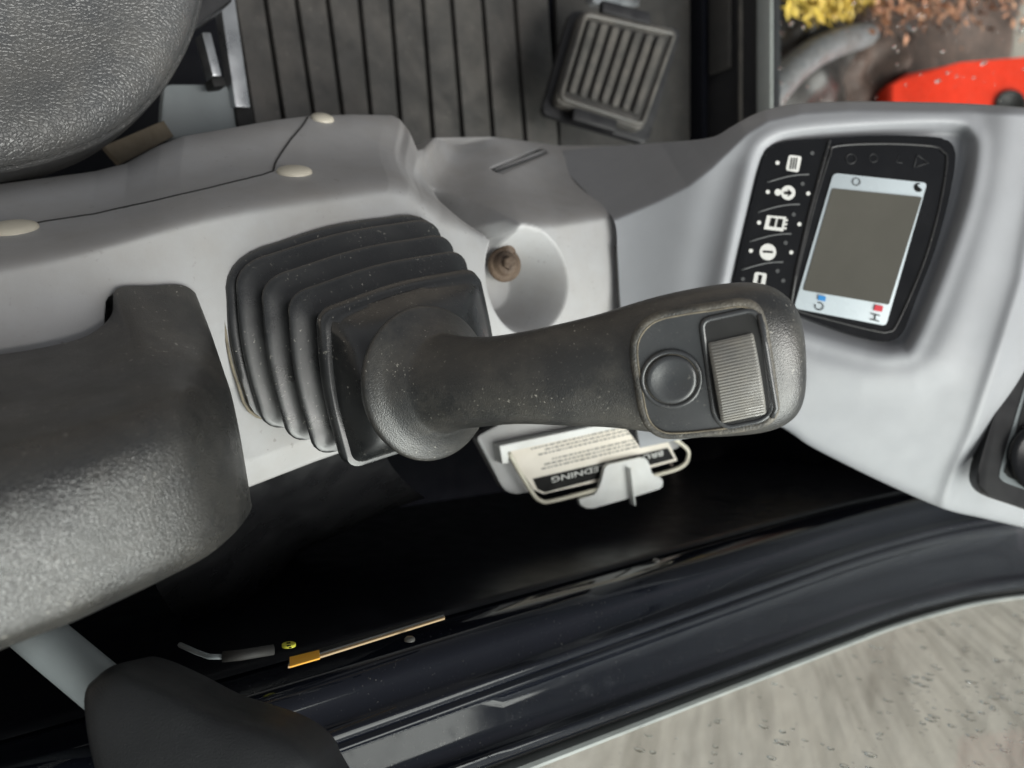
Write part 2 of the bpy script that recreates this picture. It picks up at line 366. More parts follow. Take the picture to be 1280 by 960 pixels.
# window: rubber seal, glass edge, pane
win = thing('side_window', (.309, .6, .61), 'wet side window pane with dark rubber seal above the glossy sill', 'window')
def sweep(name, prof, mat, parent, a=0.02, y0=-.35, y1=1.62):
    ys = np.linspace(y0, 1.66, 90); V = []
    for y in ys:
        for (x, z) in prof: V.append(sill(x, y, z))
    return mesh(name, V, grid_faces(len(ys), len(prof), True), mat, parent, sharp=50)
sweep('seal', [(.3390, .55), (.3390, .578), (.3400, .580), (.3470, .580), (.3480, .578), (.3480, .55)], M['seal'], win)
sweep('glass_edge', [(.3490, .55), (.3490, .5905), (.3520, .5930), (.3555, .592), (.3562, .55)], M['frame'], win)
yy = np.linspace(-.35, 1.66, 90); V = []
for x in (.3565, .3598):
    for y in yy: a = sill(x, y, .56); V += [a, (a[0], y, 1.70)]
n = len(yy) * 2; F = []
for s in (0, n):
    for i in range(len(yy) - 1): F.append((s + 2 * i, s + 2 * i + 2, s + 2 * i + 3, s + 2 * i + 1))
def dirty_glass():
    mt = glass_mat('dirty_window_glass'); n = mt.node_tree; L = lambda a, b: n.links.new(a, b); out = n.nodes['Material Output']; src = out.inputs[0].links[0].from_socket
    a, b = QX(1085, 790, .33), QX(1145, 895, .33); ang = math.atan2(b.z - a.z, b.y - a.y)
    tc = node(n, 'ShaderNodeTexCoord'); mp_ = n.nodes.new('ShaderNodeMapping'); mp_.vector_type = 'TEXTURE'; mp_.inputs['Rotation'].default_value = (ang, 0, 0); mp_.inputs['Scale'].default_value = (1, 1.0, .06); L(tc.outputs['Object'], mp_.inputs[0])
    nz = node(n, 'ShaderNodeTexNoise', Scale=4.0, Detail=2.5, Roughness=.45); L(mp_.outputs[0], nz.inputs['Vector'])
    fac = ramp(n, nz.outputs['Fac'], .40, g4(.04), .75, g4(.22))
    df = node(n, 'ShaderNodeBsdfDiffuse'); df.inputs[0].default_value = (.40, .35, .28, 1); mx = n.nodes.new('ShaderNodeMixShader')
    L(fac.outputs[0], mx.inputs[0]); L(src, mx.inputs[1]); L(df.outputs[0], mx.inputs[2]); L(mx.outputs[0], out.inputs[0]); return mt
pane = mesh('pane', V, F, dirty_glass(), win, smooth=False)
def drops(name, parent, pts, nrm, smin, smax, drip):
    """water drops joined into one mesh of low domes"""
    V = []; F = []; u, v, n = frame(nrm, Vector((0, 0, 1)))
    for p in pts:
        r = smin + (smax - smin) * random.random() ** 3; el = 1 + drip * random.random(); b = len(V); seg = 8
        for (q, h) in ((1, 0), (.85, .30), (.5, .52)):
            for k in range(seg):
                a = 2 * math.pi * k / seg; V.append(p + u * (r * q * el * math.cos(a) * (1 if math.cos(a) > 0 else .8)) + v * (r * q * math.sin(a)) + n * (r * h))
        V.append(p + n * (r * .58))
        for i in range(2):
            for k in range(seg): F.append((b + i * seg + k, b + i * seg + (k + 1) % seg, b + (i + 1) * seg + (k + 1) % seg, b + (i + 1) * seg + k))
        for k in range(seg): F.append((b + 2 * seg + k, b + 2 * seg + (k + 1) % seg, b + 3 * seg))
        F.append(tuple(b + k for k in range(seg)))
    return mesh(name, V, F, M['drop'], parent, kind='stuff')
def on_pane(y, z): a = sill(.3600, y, .56); return Vector((a[0] + .0004, y, z))
pts = [on_pane(random.uniform(.35, 1.6), random.uniform(.66, 1.25)) for _ in range(1300)] + [on_pane(random.gauss(1.0, .12), random.gauss(.93, .09)) for _ in range(700)]
drops('water_drops', win, pts, Vector((1, 0, 0)), .0005, .0040, 1.2)

# ------------------------------------------------------------------ front wall and windscreen
YF = 1.50
fw = thing('front_wall', (-.45, YF, FZ), 'black moulded front wall low under the windscreen, behind the pedal', 'wall')
def bar(name, y, z0, z1, d, mat, parent, x0=-1.15, x1=.20, bev=.004):
    bm = box(Vector(((x0 + x1) / 2, y, z0)), Vector((1, 0, 0)), Vector((0, 1, 0)), Vector((0, 0, 1)), x1 - x0, d, z1 - z0, bev)
    return bmobj(name, bm, mat, parent)
bar('kick_panel', YF + .02, FZ, .258, .03, M['black'], fw)
bar('side_bulkhead', YF - .06, FZ, .635, .05, M['navy'], fw, x0=-.12, x1=.235)
bar('lower_ledge', YF - .010, FZ, .099, .02, M['navy'], fw)
bar('trim_strip', YF + .000, .104, .158, .012, M['matdark'], fw, x1=-.70)
bar('trim_bead', YF + .002, .178, .184, .010, M['pedal'], fw, bev=.002)
ws = thing('windscreen', (-.45, YF + .03, .22), 'rain-spotted windscreen with pale grey lower edge ahead of the pedal', 'window')
bar('glass_edge', YF + .003, .222, .256, .010, M['frame'], ws, bev=.003)
V = [(-1.15, YF + .02, .255), (.22, YF + .02, .255), (.22, YF + .02, 1.69), (-1.15, YF + .02, 1.69)]
V += [(x, y + .005, z) for x, y, z in V]
mesh('pane', V, [(0, 1, 2, 3), (4, 5, 6, 7)], M['glass'], ws, smooth=False)
pts = [Vector((random.uniform(-.9, -.2), YF + .0255, random.uniform(.26, .95))) for _ in range(620)]
drops('water_drops', ws, pts, Vector((0, 1, 0)), .0008, .004, .8)

# ------------------------------------------------------------------ outside, ahead of the windscreen
def mound(name, c, rx, ry, h, mat, label, cat, seed, rough=.35):
    r = np.random.default_rng(seed); n, s = 26, 48; V = []
    ph = r.uniform(0, 6.28, (6, 2)); fr = r.uniform(1.5, 6, (6, 2))
    for i in range(n + 1):
        t = i / n
        for k in range(s):
            a = 2 * math.pi * k / s; x, y = math.cos(a) * t, math.sin(a) * t
            b = sum(math.sin(fr[j, 0] * x * 2 + ph[j, 0]) * math.sin(fr[j, 1] * y * 2 + ph[j, 1]) for j in range(6)) / 6
            V.append((c[0] + x * rx * (1 + .15 * b), c[1] + y * ry * (1 + .15 * b), c[2] - .03 + h * (1 - t * t) * (1 + rough * b * 2)))
    o = mesh(name, V, grid_faces(n + 1, s, True), mat); return tag(o, label, cat)
g1 = QZ(1075, 84, GZ); mound('soil_heap', (g1.x, g1.y, GZ), .42, .45, .30, M['soil'], 'dark brown heap of wet soil beside the red machine body', 'soil', 3)
g2 = QZ(985, 62, GZ); mound('mud_ridge', (g2.x - .05, g2.y + .25, GZ), .55, .5, .16, M['wetmud'], 'low black wet mud ridge below the bent hose', 'mud', 5, .6)
g3 = QZ(1190, 10, GZ); mound('soil_bank', (g3.x, g3.y, GZ), 1.6, 1.1, .35, M['soil'], 'long low brown bank of soil strewn with leaves', 'soil', 8, .5)
# hose lying in a curve on the mud
pts = [QZ(958, 128, GZ + .10), QZ(975, 105, GZ + .12), QZ(995, 84, GZ + .15), QZ(1022, 64, GZ + .18), QZ(1055, 50, GZ + .16), QZ(1085, 44, GZ + .12), QZ(1112, 42, GZ + .05), QZ(1130, 42, GZ - .05)]
pts = [Vector(p) for p in cr([tuple(q) for q in pts], 6)]
V, F = tube(pts, .075, 12); o = mesh('bent_hose', V, F, M['hose']); tag(o, 'thick pale grey hose bent in an arc over the brown soil', 'hose')
# red body of a machine, with a round hole, standing on the ground
YR = QZ(1138, 100, GZ).y
red = thing('red_machine_part', tuple(QZ(1112, 104, GZ)), 'bright red steel machine body with dark round hole outside the windscreen', 'machine')
rn = Vector((0, -.70, .71)); rp0 = QZ(1112, 104, GZ + .25)
ol = [QP(x, y, rp0, rn) for (x, y) in ((1112, 104), (1135, 90), (1200, 78), (1300, 70), (1360, 70))]
ol += [Vector((.6, ol[-1].y, ol[-1].z)), Vector((.6, ol[0].y, ol[0].z))]
bmobj('body', plate(ol, rn, .5, .04, 3), M['red'], red)
c = QP(1262, 132, rp0, rn); V, F = lathe(c + rn * .004, rn, [(.085, 0), (.085, .01), (.07, .012), (.067, .004)], 24); mesh('hole_ring', V, F, M['cavity'], red)
# yellow autumn leaves
def leaves(name, n, place, mat, label):
    V = []; F = []
    for _ in range(n):
        p = place(); s = random.uniform(.012, .042); a = Vector((random.gauss(0, .6), random.gauss(0, .6), 1)).normalized(); b_ = a.orthogonal().normalized(); c_ = a.cross(b_); k = len(V)
        V += [p - b_ * s, p + c_ * s * .55 + a * s * .2, p + b_ * s, p - c_ * s * .55 + a * s * .2]; F += [(k, k + 1, k + 2), (k, k + 2, k + 3)]
    o = mesh(name, V, F, mat, smooth=False, kind='stuff'); o['label'] = label; o['category'] = 'leaves'
leaves('yellow_leaves', 900, lambda: QZ(random.gauss(1040, 24), random.gauss(0, 13), GZ + random.uniform(.02, .22)), M['leafy'], 'heap of yellow autumn leaves on the ground beyond the hose')
leaves('brown_leaves', 520, lambda: QZ(random.uniform(1090, 1300), random.gauss(6, 18), GZ + random.uniform(.1, .42)), M['leafbrown'], 'scatter of red and brown leaves over the soil bank')

# ================================================================== floor mat and pedal
mt = thing('floor_mat', (-.45, .8, FZ), 'dirty black rubber floor mat with raised cross ribs', 'mat')
# each raised strip runs across the cab; edges read from the grooves between them
gro = [(235, 222), (300, 290), (334, 322), (377, 398), (415, 432), (455, 461), (493, 496), (531, 530), (571, 574), (608, 612), (648, 652), (690, 694), (735, 738)]
gro = [(290, 318), (330, 356), (369, 394), (409, 429), (451, 462), (491, 497), (531, 536), (567, 573), (606, 611), (646, 651), (690, 694)]
for (a, b) in zip(gro[:-1], gro[1:]):
    w0 = 3.2
    q = [QZ(a[0] + w0 - 10, -60, FZ), QZ(b[0] - 2 - 10, -60, FZ), QZ(b[1] - 2 + 6, 215, FZ), QZ(a[1] + w0 + 6, 215, FZ)]
    bm = plate([p + Vector((0, 0, .006)) for p in q], (0, 0, 1), .0115, .0035, 2); bmobj('rib', bm, M['mat'], mt)
q = [QZ(692, -60, FZ), QZ(868, -60, FZ), QZ(860, 215, FZ), QZ(700, 215, FZ)]
bmobj('flat_section', plate([p + Vector((0, 0, .004)) for p in q], (0, 0, 1), .010, .002), M['matdark'], mt)

# pedal: tilted pad with raised bars
PZ = .22
pc = QZ(770, 87, PZ)
a0, a1, a2, a3 = (728, 12), (848, 38), (803, 164), (694, 128)     # corners of the pad
n0 = (Vector((0, -.34, 1))).normalized()
pq = lambda x, y: QP(x, y, pc, n0)
ped = thing('travel_pedal', (pc.x, pc.y, FZ), 'worn grey rubber foot pedal with upright raised bars on the floor', 'pedal')
ol = round_poly([tuple(pq(*p)) for p in (a0, a1, a2, a3)], .014, 4)
bmobj('pad', plate(ol, n0, .018, .004, 3), M['pedal'], ped)
def bil(u, v):
    return ((1 - u) * (1 - v) * a0[0] + u * (1 - v) * a1[0] + u * v * a2[0] + (1 - u) * v * a3[0], (1 - u) * (1 - v) * a0[1] + u * (1 - v) * a1[1] + u * v * a2[1] + (1 - u) * v * a3[1])
gp = [pq(*bil(u, v)) + n0 * .0012 for (u, v) in ((.07, .09), (.93, .09), (.93, .90), (.07, .90))]
bmobj('sunk_field', plate(round_poly([tuple(p) for p in gp], .006, 3), n0, .002, 0), M['matdark'], ped)
for k in range(7):
    u0 = .095 + k * .1195; u1 = u0 + .072
    g = [pq(*bil(u, v)) + n0 * .0085 for (u, v) in ((u0, .12), (u1, .12), (u1, .87), (u0, .87))]
    bmobj('bar', plate(round_poly([tuple(p) for p in g], .005, 3), n0, .009, .0028, 3), M['pedal'], ped)
rim = [pq(*bil(u, v)) + n0 * .0015 for (u, v) in ((.035, .045), (.965, .045), (.965, .945), (.035, .945))]
rp = [Vector(p) for p in round_poly([tuple(p) for p in rim], .010, 5)]
V, F = tube(rp, .0045, 8, closed=True); mesh('rim', V, F, M['pedal'], ped)
for (x0, y0, x1, y1) in ((752, 8, 812, 24), (716, 142, 770, 158)):
    pa, pb = pq(x0, y0) - n0 * .012, pq(x1, y1) - n0 * .012
    uu = (pb - pa).normalized(); vv = n0.cross(uu)
    bmobj('hinge_lug', box((pa + pb) / 2, uu, vv, n0, (pb - pa).length, .022, .016, .004), M['black'], ped)
bmobj('shadow_plate', plate(round_poly([tuple(pq(x, y) - n0 * .024) for (x, y) in ((722, 4), (862, 30), (818, 176), (684, 136))], .016, 4), n0, .012, .003), M['black'], ped)  # larger black plate behind the pad, added as the pedal's dark shadow
bmobj('hook_plate', plate(round_poly([tuple(pq(x, y) - n0 * .028) for (x, y) in ((790, 10), (856, 30), (838, 92), (800, 80))], .012, 4), n0, .006, .002), M['black'], ped)
V, F = tube([pq(765, 90) - n0 * .018, pq(768, 100) - n0 * .09, Vector((pc.x + .02, pc.y + .08, FZ))], .014, 10); mesh('stem', V, F, M['black'], ped)
# pale connector block on the floor beyond the pedal
q = [QZ(x, y, FZ + .02) for (x, y) in ((736, -30), (798, -30), (800, 8), (742, 4))]
o = bmobj('floor_bracket', plate(round_poly([tuple(p) for p in q], .008, 3), (0, 0, 1), .018, .003), M['steel']); tag(o, 'pale metal bracket on the floor behind the pedal', 'bracket')
# ================================================================== seat
SZ = .475
seat = thing('operator_seat', (-.35, 0, FZ), 'grey grained leather seat cushion with piped edge beside the console', 'seat')
ol = [(-300, 235), (-120, 232), (0, 212), (80, 192), (140, 165), (190, 122), (222, 75), (243, 25), (252, -30), (250, -120), (230, -220), (-300, -260)]
ol = [QZ(x, y, SZ) for (x, y) in ol]; ol = [Vector(p) for p in crc([tuple(q) for q in ol[:-1]] + [tuple(ol[-1])], 8)]
cen = QZ(-60, -20, SZ)
pr = [(0, -.004), (.012, .001), (.03, .0045), (.06, .008), (.1, .011), (.16, .013), (.24, .013), (.34, .010), (.45, .006), (.6, .002), (.8, 0), (.95, 0)]
V, F = rings(ol, cen, pr, (0, 0, 1)); mesh('cushion_top', V, F, M['seat'], seat)
V = []
pr2 = [(0, -.003), (-.012, -.006), (-.028, -.016), (-.034, -.032), (-.03, -.055), (-.015, -.075), (.02, -.09)]
for (t, h) in pr2:
    for p in ol: V.append(p.lerp(cen, t) + Vector((0, 0, h)))
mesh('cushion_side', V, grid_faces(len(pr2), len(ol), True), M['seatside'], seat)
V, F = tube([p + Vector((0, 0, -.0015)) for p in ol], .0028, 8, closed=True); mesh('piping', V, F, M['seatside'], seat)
# seat pan and slide below
q = [QZ(x, y, .34) for (x, y) in ((120, 120), (292, 0), (296, -60), (250, -60), (60, 60))]
bmobj('seat_pan', plate([tuple(p) for p in q], (0, 0, 1), .05, .006), M['black'], seat)
def strip(name, a, b, wpx, z, th, mat, parent, bev=.002):
    pa, pb = QZ(*a, z), QZ(*b, z); u = (pb - pa).normalized(); v = Vector((0, 0, 1)).cross(u)
    wd = wpx * (pa - CAM).dot(FW) / FPX
    return bmobj(name, box((pa + pb) / 2 - Vector((0, 0, th)), u, v, Vector((0, 0, 1)), (pb - pa).length, wd, th, bev), mat, parent)
strip('slide_rail', (279, -40), (304, 134), 20, .28, .02, M['steel'], seat)
strip('rail_end', (305, 134), (308, 158), 22, .275, .02, M['cavity'], seat)
strip('inner_rail', (258, 40), (272, 95), 12, .30, .02, M['steel'], seat)
strip('rail_stop', (272, 96), (276, 108), 18, .302, .02, M['cavity'], seat)
q = [QZ(x, y, .27) for (x, y) in ((205, 105), (285, 105), (300, 165), (200, 175))]
bmobj('bracket_plate', plate(round_poly([tuple(p) for p in q], .008, 3), (0, 0, 1), .01, .003), M['tubegrey'], seat)
q = [QZ(x, y, .32) for (x, y) in ((130, 182), (205, 150), (218, 170), (150, 205))]
bmobj('wooden_shim', plate([tuple(p) for p in q], (0, 0, 1), .01, .002), M['shim'], seat)

# ================================================================== console
CZ = .60
con = thing('side_console', (-.05, .3, FZ), 'light grey moulded plastic side console carrying the joystick and armrest', 'console')
def rail(pts): xs, ys = zip(*pts); return lambda x: np.interp(x, xs, ys)
low = rail([(-220, 265), (0, 230), (60, 222), (120, 214), (160, 204), (200, 182), (230, 170), (300, 158), (345, 150), (385, 145), (440, 143), (490, 144), (500, 149), (512, 165), (522, 188), (530, 186), (545, 172), (620, 171), (700, 182), (790, 182)])
lowz = rail([(-220, .45), (490, .45), (505, .46), (522, .50), (532, .48), (550, .44), (620, .44), (700, .44), (790, .44)])
rdg = rail([(-220, 392), (-100, 366), (0, 345), (60, 333), (100, 323), (150, 309), (200, 295), (250, 282), (300, 272), (400, 257), (450, 249), (480, 245), (505, 249), (525, 262), (545, 282), (570, 292), (600, 300), (640, 292), (690, 288), (740, 280), (790, 270)])
outr = rail([(-220, 640), (0, 628), (200, 615), (312, 607), (400, 573), (480, 545), (560, 520), (650, 505), (790, 500)])
NX = 620; NI, NT = 60, 140; pxs = np.linspace(-220, 776, NX); V = np.zeros((NX, NI + NT + 8, 3))
for i, px in enumerate(pxs):
    l, r, u, lz = float(low(px)), float(rdg(px)), float(outr(px)), float(lowz(px))
    A = QZ(px, l, lz); B = QZ(px, r, CZ); Cc = QZ(px, u, CZ - .004)
    for j in range(NI):
        t = 1 - j / NI                      # 1 at the low edge, 0 at the ridge
        g = (math.sqrt(t * t + .10 ** 2) - .10) / (math.sqrt(1 + .10 ** 2) - .10)
        g = g + .10 * math.sin(math.pi * t) ** 2
        p = B.lerp(A, t); V[i, 3 + j] = (p.x, p.y, CZ + (lz - CZ) * g)
    for k, (dx, dz) in enumerate(((.03, -.36), (-.002, -.02), (-.0008, -.004))): V[i, k] = (A.x + dx, A.y, lz + dz)
    for j in range(NT):
        t = j / (NT - 1); p = B.lerp(Cc, t); V[i, 3 + NI + j] = (p.x, p.y, CZ + .0045 * math.sin(math.pi * min(1, t * 1.6)) ** 1 - .0035 * max(0, t - .9) * 10)
    for k, (dx, dz) in enumerate(((.003, -.006), (.004, -.02), (-.01, -.10), (-.02, -.30), (-.03, -.40))): V[i, 3 + NI + NT + k] = (Cc.x + dx, Cc.y, CZ - .006 + dz)
X, Y, Z = V[..., 0], V[..., 1], V[..., 2]
body = np.zeros(Z.shape); body[:, 3:3 + NI + NT] = 1
def plan(px, py, z=CZ): p = QZ(px, py, z); return (p.x, p.y)
# saddle between the hump that carries the joystick and the front block
dd, _ = pl_dist(X, Y, [plan(597, 172, .44), plan(583, 225, .53), plan(590, 262, .57)]); Z -= body * .030 * np.exp(-(dd / .020) ** 2)
# round pocket and the notch that opens it towards the seat
bc = plan(657, 349); dd = np.hypot(X - bc[0], Y - bc[1])
pk = np.clip((.0500 - dd) / .026, 0, 1); pk = pk + .04 * np.sin(2 * np.pi * pk) * -1; d2, _ = pl_dist(X, Y, [bc, plan(628, 272), plan(618, 236, .585)]); pk2 = 1 - sst(d2, .0120, .0215)
Z -= body * np.maximum(pk * .054, pk2 * .045)
# shallow slit in the side of the front block
d3, _ = pl_dist(X, Y, [plan(622, 213, .487), plan(680, 189, .455)]); Z -= body * .022 * (1 - sst(d3, .0018, .0045))
# panel seam of the side cover: a fine groove
sm = [(-220, 318), (-100, 302), (0, 288), (60, 277), (120, 268), (200, 250), (280, 231), (330, 219), (345, 214), (350, 203), (358, 190), (368, 172), (378, 158), (386, 144)]
def slope_pt(px, py):
    """point of the console's inner slope in column px that shows at height py"""
    l, r, lz = float(low(px)), float(rdg(px)), float(lowz(px)); A = QZ(px, l, lz); B = QZ(px, r, CZ); best = None
    for k in range(201):
        t = k / 200; g = (math.sqrt(t * t + .01) - .1) / (math.sqrt(1.01) - .1) + .10 * math.sin(math.pi * t) ** 2
        p = B.lerp(A, t); p.z = CZ + (lz - CZ) * g; y = 480 + (p - CAM).dot(DN) / (p - CAM).dot(FW) * FPX
        if best is None or abs(y - py) < best[0]: best = (abs(y - py), p)
    return best[1]
# armrest slot
d5, _ = pl_dist(X, Y, [plan(149, 384), plan(146, 440)]); Z -= body * .05 * (1 - sst(d5, .0055, .0085))
V[..., 2] = Z
ns = 3 + NI + NT + 1
mesh('console_body', V[:, :ns].reshape(-1, 3).tolist(), grid_faces(NX, ns), M['grey'], con, sharp=None)
mesh('outer_skirt', V[:, ns - 1:].reshape(-1, 3).tolist(), grid_faces(NX, V.shape[1] - ns + 1), M['navy'], con)
zarr = np.array(V)
def on_body(px, py):
    """point of the console surface on a sight line and its normal"""
    r = ray(px, py); rv = np.array(r); c = np.array(CAM); W = zarr.reshape(-1, 3) - c
    t = W @ rv / (rv @ rv); d = np.linalg.norm(W - np.outer(t, rv), axis=1); k = int(np.argmin(d)); i, j = divmod(k, zarr.shape[1])
    i = min(max(i, 3), NX - 4); j = min(max(j, 4), zarr.shape[1] - 5)
    du = zarr[i + 3, j] - zarr[i - 3, j]; dv = zarr[i, j + 2] - zarr[i, j - 2]; n = np.cross(du, dv); n = n / np.linalg.norm(n); n = n if n[2] > 0 else -n
    return Vector(zarr[i, j]), Vector(n)
for (px, py, r) in ((403, 149, .0105), (368, 215, .0135), (16, 287, .0150)):
    p, n = on_body(px, py); V_, F_ = lathe(p - n * .001, n, [(r, 0), (r, .0018), (r * .93, .0032), (r * .7, .0044), (r * .35, .0051), (r * .05, .0053)], 28); mesh('screw_cap', V_, F_, M['cap'], con)
ps = []
for (a, b) in zip(sm[:-1], sm[1:]):
    for k in range(5): q = slope_pt(a[0] + (b[0] - a[0]) * k / 5, a[1] + (b[1] - a[1]) * k / 5); ps.append(q)
V_, F_ = tube(ps, .0009, 6); mesh('panel_seam', V_, F_, M['seam'], con)
a = on_body(617, 211); b = on_body(681, 187); fl = [a[0].lerp(b[0], t) + (a[1] * .0022) for t in (0, .2, .4, .6, .8, 1)]
V_, F_ = tube(fl, [.0012, .0024, .0026, .0026, .0022, .0012], 8); mesh('flap_edge', V_, F_, M['grey'], con)
# rusty clamp with bolt inside the round pocket
clamp = thing('rusty_clamp', tuple(QZ(628, 335, CZ - .055)), 'rusty bolted clamp sitting in the round pocket of the console', 'clamp')
c0 = QZ(622, 334, CZ - .050); c1 = QZ(634, 290, CZ - .036)
V_, F_ = tube([c0, c0.lerp(c1, .5) + Vector((0, 0, .006)), c1], [.011, .009, .007], 14); mesh('strap', V_, F_, M['rust'], clamp)
V_, F_ = lathe(c0 + Vector((0, -.004, .013)), (.0, -.35, 1), [(.016, 0), (.016, .004), (.013, .005), (.011, .005), (.011, .009), (.008, .011), (.003, .0115)], 20); mesh('washer', V_, F_, M['rust'], clamp)
V_, F_ = lathe(c0 + Vector((0, -.0075, .0235)), (.0, -.35, 1), [(.0065, 0), (.0065, .005), (.005, .006)], 6); mesh('bolt_head', V_, F_, M['rust'], clamp, smooth=False)
p0, p1 = QZ(640, 290, CZ - .025), QZ(655, 372, CZ - .052)

# black moulded trim under the outer edge of the console
rows = []
for (x, y, z) in ((190, 735, .545), (250, 700, .550), (312, 630, .560), (360, 607, .570), (410, 582, .575), (470, 560, .575)):
    a = QZ(x, y - 22, z + .012); b = QZ(x + 6, y, z); c = QZ(x + 22, y + 26, z - .03); d = QZ(x + 40, y + 46, z - .06); e = QZ(x + 58, y + 60, z - .11); f = QZ(x + 62, y + 62, z - .20)
    rows.append([tuple(a), tuple(b), tuple(b.lerp(c, .5)), tuple(c), tuple(d), tuple(e), tuple(f)])
V_, F_ = loft(rows, 6, 4); o = mesh('console_side_trim', V_, F_, M['trim']); tag(o, 'curved black plastic trim under the outer console edge behind the bellows', 'trim')

# ================================================================== armrest
arm = thing('armrest', tuple(QZ(200, 500, CZ)), 'black padded armrest with worn bright grained top, hooked onto the console', 'armrest')
# rails from the inner lower edge over the top to the outer lower edge
def st(pts): return [tuple(QZ(*p)) for p in pts]
rows = [
    st([(-260, 470, .62), (-260, 520, .68), (-260, 575, .735), (-260, 612, .755), (-260, 680, .766), (-260, 780, .768), (-260, 880, .762), (-260, 915, .752), (-260, 920, .735), (-260, 900, .66)]),
    st([(-120, 455, .62), (-120, 510, .68), (-120, 560, .735), (-120, 590, .755), (-120, 650, .766), (-120, 740, .768), (-120, 838, .762), (-120, 862, .752), (-120, 866, .735), (-120, 850, .66)]),
    st([(0, 443, .62), (0, 495, .68), (0, 540, .735), (0, 566, .755), (0, 620, .766), (0, 700, .768), (0, 785, .762), (0, 808, .752), (0, 812, .735), (0, 800, .66)]),
    st([(70, 431, .62), (75, 480, .68), (80, 522, .735), (80, 546, .755), (80, 595, .766), (80, 670, .768), (80, 753, .762), (82, 776, .752), (82, 781, .735), (80, 770, .66)]),
    st([(112, 418, .618), (125, 470, .68), (135, 508, .735), (138, 530, .754), (140, 575, .765), (142, 640, .767), (145, 720, .761), (148, 746, .751), (148, 751, .735), (145, 745, .66)]),
    st([(139, 394, .612), (165, 455, .68), (180, 492, .732), (186, 513, .751), (192, 555, .762), (196, 615, .764), (204, 690, .759), (208, 717, .749), (208, 722, .733), (205, 715, .66)]),
    st([(146, 361, .6075), (188, 440, .67), (212, 478, .722), (222, 498, .742), (234, 540, .754), (242, 595, .757), (252, 660, .753), (258, 690, .744), (258, 695, .728), (252, 690, .66)]),
    st([(190, 357, .6070), (214, 425, .65), (238, 470, .705), (250, 492, .724), (264, 535, .737), (274, 590, .741), (284, 640, .739), (291, 662, .731), (292, 667, .716), (285, 665, .65)]),
    st([(226, 356, .6065), (244, 412, .63), (264, 465, .680), (275, 490, .698), (288, 535, .711), (298, 588, .716), (306, 628, .715), (309, 640, .707), (310, 644, .694), (303, 645, .64)]),
    st([(244, 366, .6060), (262, 412, .62), (280, 465, .658), (289, 492, .672), (299, 538, .684), (308, 590, .690), (313, 622, .690), (314, 628, .684), (314, 631, .674), (308, 635, .63)]),
    st([(243, 374, .6000), (258, 420, .60), (276, 472, .62), (284, 500, .63), (293, 545, .64), (301, 592, .645), (305, 618, .645), (305, 622, .64), (305, 625, .635), (302, 630, .61)]),
]
V_, F_ = loft(rows, 8, 6); nv = (len(rows[0]) - 1) * 6 + 1; nu = (len(rows) - 1) * 8 + 1
Ft = []; Fs = []
for f in F_:
    j = (f[0] % nv) / 6.0; i = (f[0] // nv) / 8.0
    (Ft if 2.75 <= j and i < 8.6 else Fs).append(f)
def sub(V, F):
    k = {}; W = []; G = []
    for f in F:
        g = []
        for a in f:
            if a not in k: k[a] = len(W); W.append(V[a])
            g.append(k[a])
        G.append(tuple(g))
    return W, G
a_, b_ = sub(V_, Ft); mesh('padded_top', a_, b_, M['arm'], arm)
a_, b_ = sub(V_, Fs); mesh('side_cover', a_, b_, M['armside'], arm)
bmobj('support_post', box(Vector((.06, .06, .50)), Vector((1, 0, 0)), Vector((0, 1, 0)), Vector((0, 0, 1)), .05, .09, .17, .01), M['black'], arm)

# ================================================================== lever at the lower left
lev = thing('tilt_lever', tuple(Q(220, 940, .42)), 'smooth black moulded lever handle on a grey tube below the armrest', 'lever')
LD = .375
V_, F_ = tube([Q(10, 762, LD + .05), Q(70, 812, LD + .04), Q(130, 862, LD + .035), Q(180, 900, LD + .03)], .0125, 18); mesh('tube', V_, F_, M['tubegrey'], lev)
ol = [(98, 872), (112, 846), (135, 832), (165, 838), (210, 858), (260, 884), (308, 900), (348, 914), (380, 934), (400, 965), (410, 1040), (150, 1060), (112, 960)]
ln = (-FW + DN * -.25).normalized(); lp0 = Q(230, 930, LD)
ol = [QP(x, y, lp0, ln) for (x, y) in smooth_poly(ol, 4)]; cen = QP(255, 965, lp0, ln)
pr = [(.0, -.045), (.0, -.018), (.004, -.010), (.02, -.004), (.05, .0005), (.10, .003), (.2, .0048), (.4, .006), (.7, .007), (.95, .007)]
V_, F_ = rings(ol, cen, pr, ln); mesh('handle', V_, F_, M['lever'], lev)
# ================================================================== joystick
CT = CZ + .0045
joy = thing('joystick', tuple(QZ(430, 420, CT)), 'black joystick with pleated rubber bellows, flared collar and worn two-button grip head', 'joystick')
bTL, bTR, bBL = QZ(286, 325, CT), QZ(535, 266, CT), QZ(322, 532, CT); bBR = bTR + bBL - bTL
kz = .668
cTL, cTR, cBL = QZ(409, 396, kz), QZ(597, 344, kz), QZ(440, 583, kz); cBR = cTR + cBL - cTL + (cBL - cTL) * .02
colc = Q(537, 479, .488)
def rring(cs, n=7, rad=.20, bow=.0):
    """rounded quadrilateral through four corners, its sides slightly bowed"""
    out = []; ce = sum(cs, Vector()) / 4
    for i in range(4):
        p = cs[i]; a = cs[i - 1]; b = cs[(i + 1) % 4]
        pa, pb = p.lerp(a, rad), p.lerp(b, rad)
        for k in range(n + 1): t = k / n; out.append(pa * (1 - t) ** 2 + p * 2 * t * (1 - t) + pb * t * t)
        qb = b.lerp(p, rad)
        for k in range(1, 9):
            t = k / 9; q = pb.lerp(qb, t); out.append(q + (q - ce).normalized() * bow * math.sin(math.pi * t))
    return out
Bc, Kc = [bTL, bTR, bBR, bBL], [cTL, cTR, cBR, cBL]
axis_up = ((sum(Kc, Vector()) - sum(Bc, Vector())) / 4)
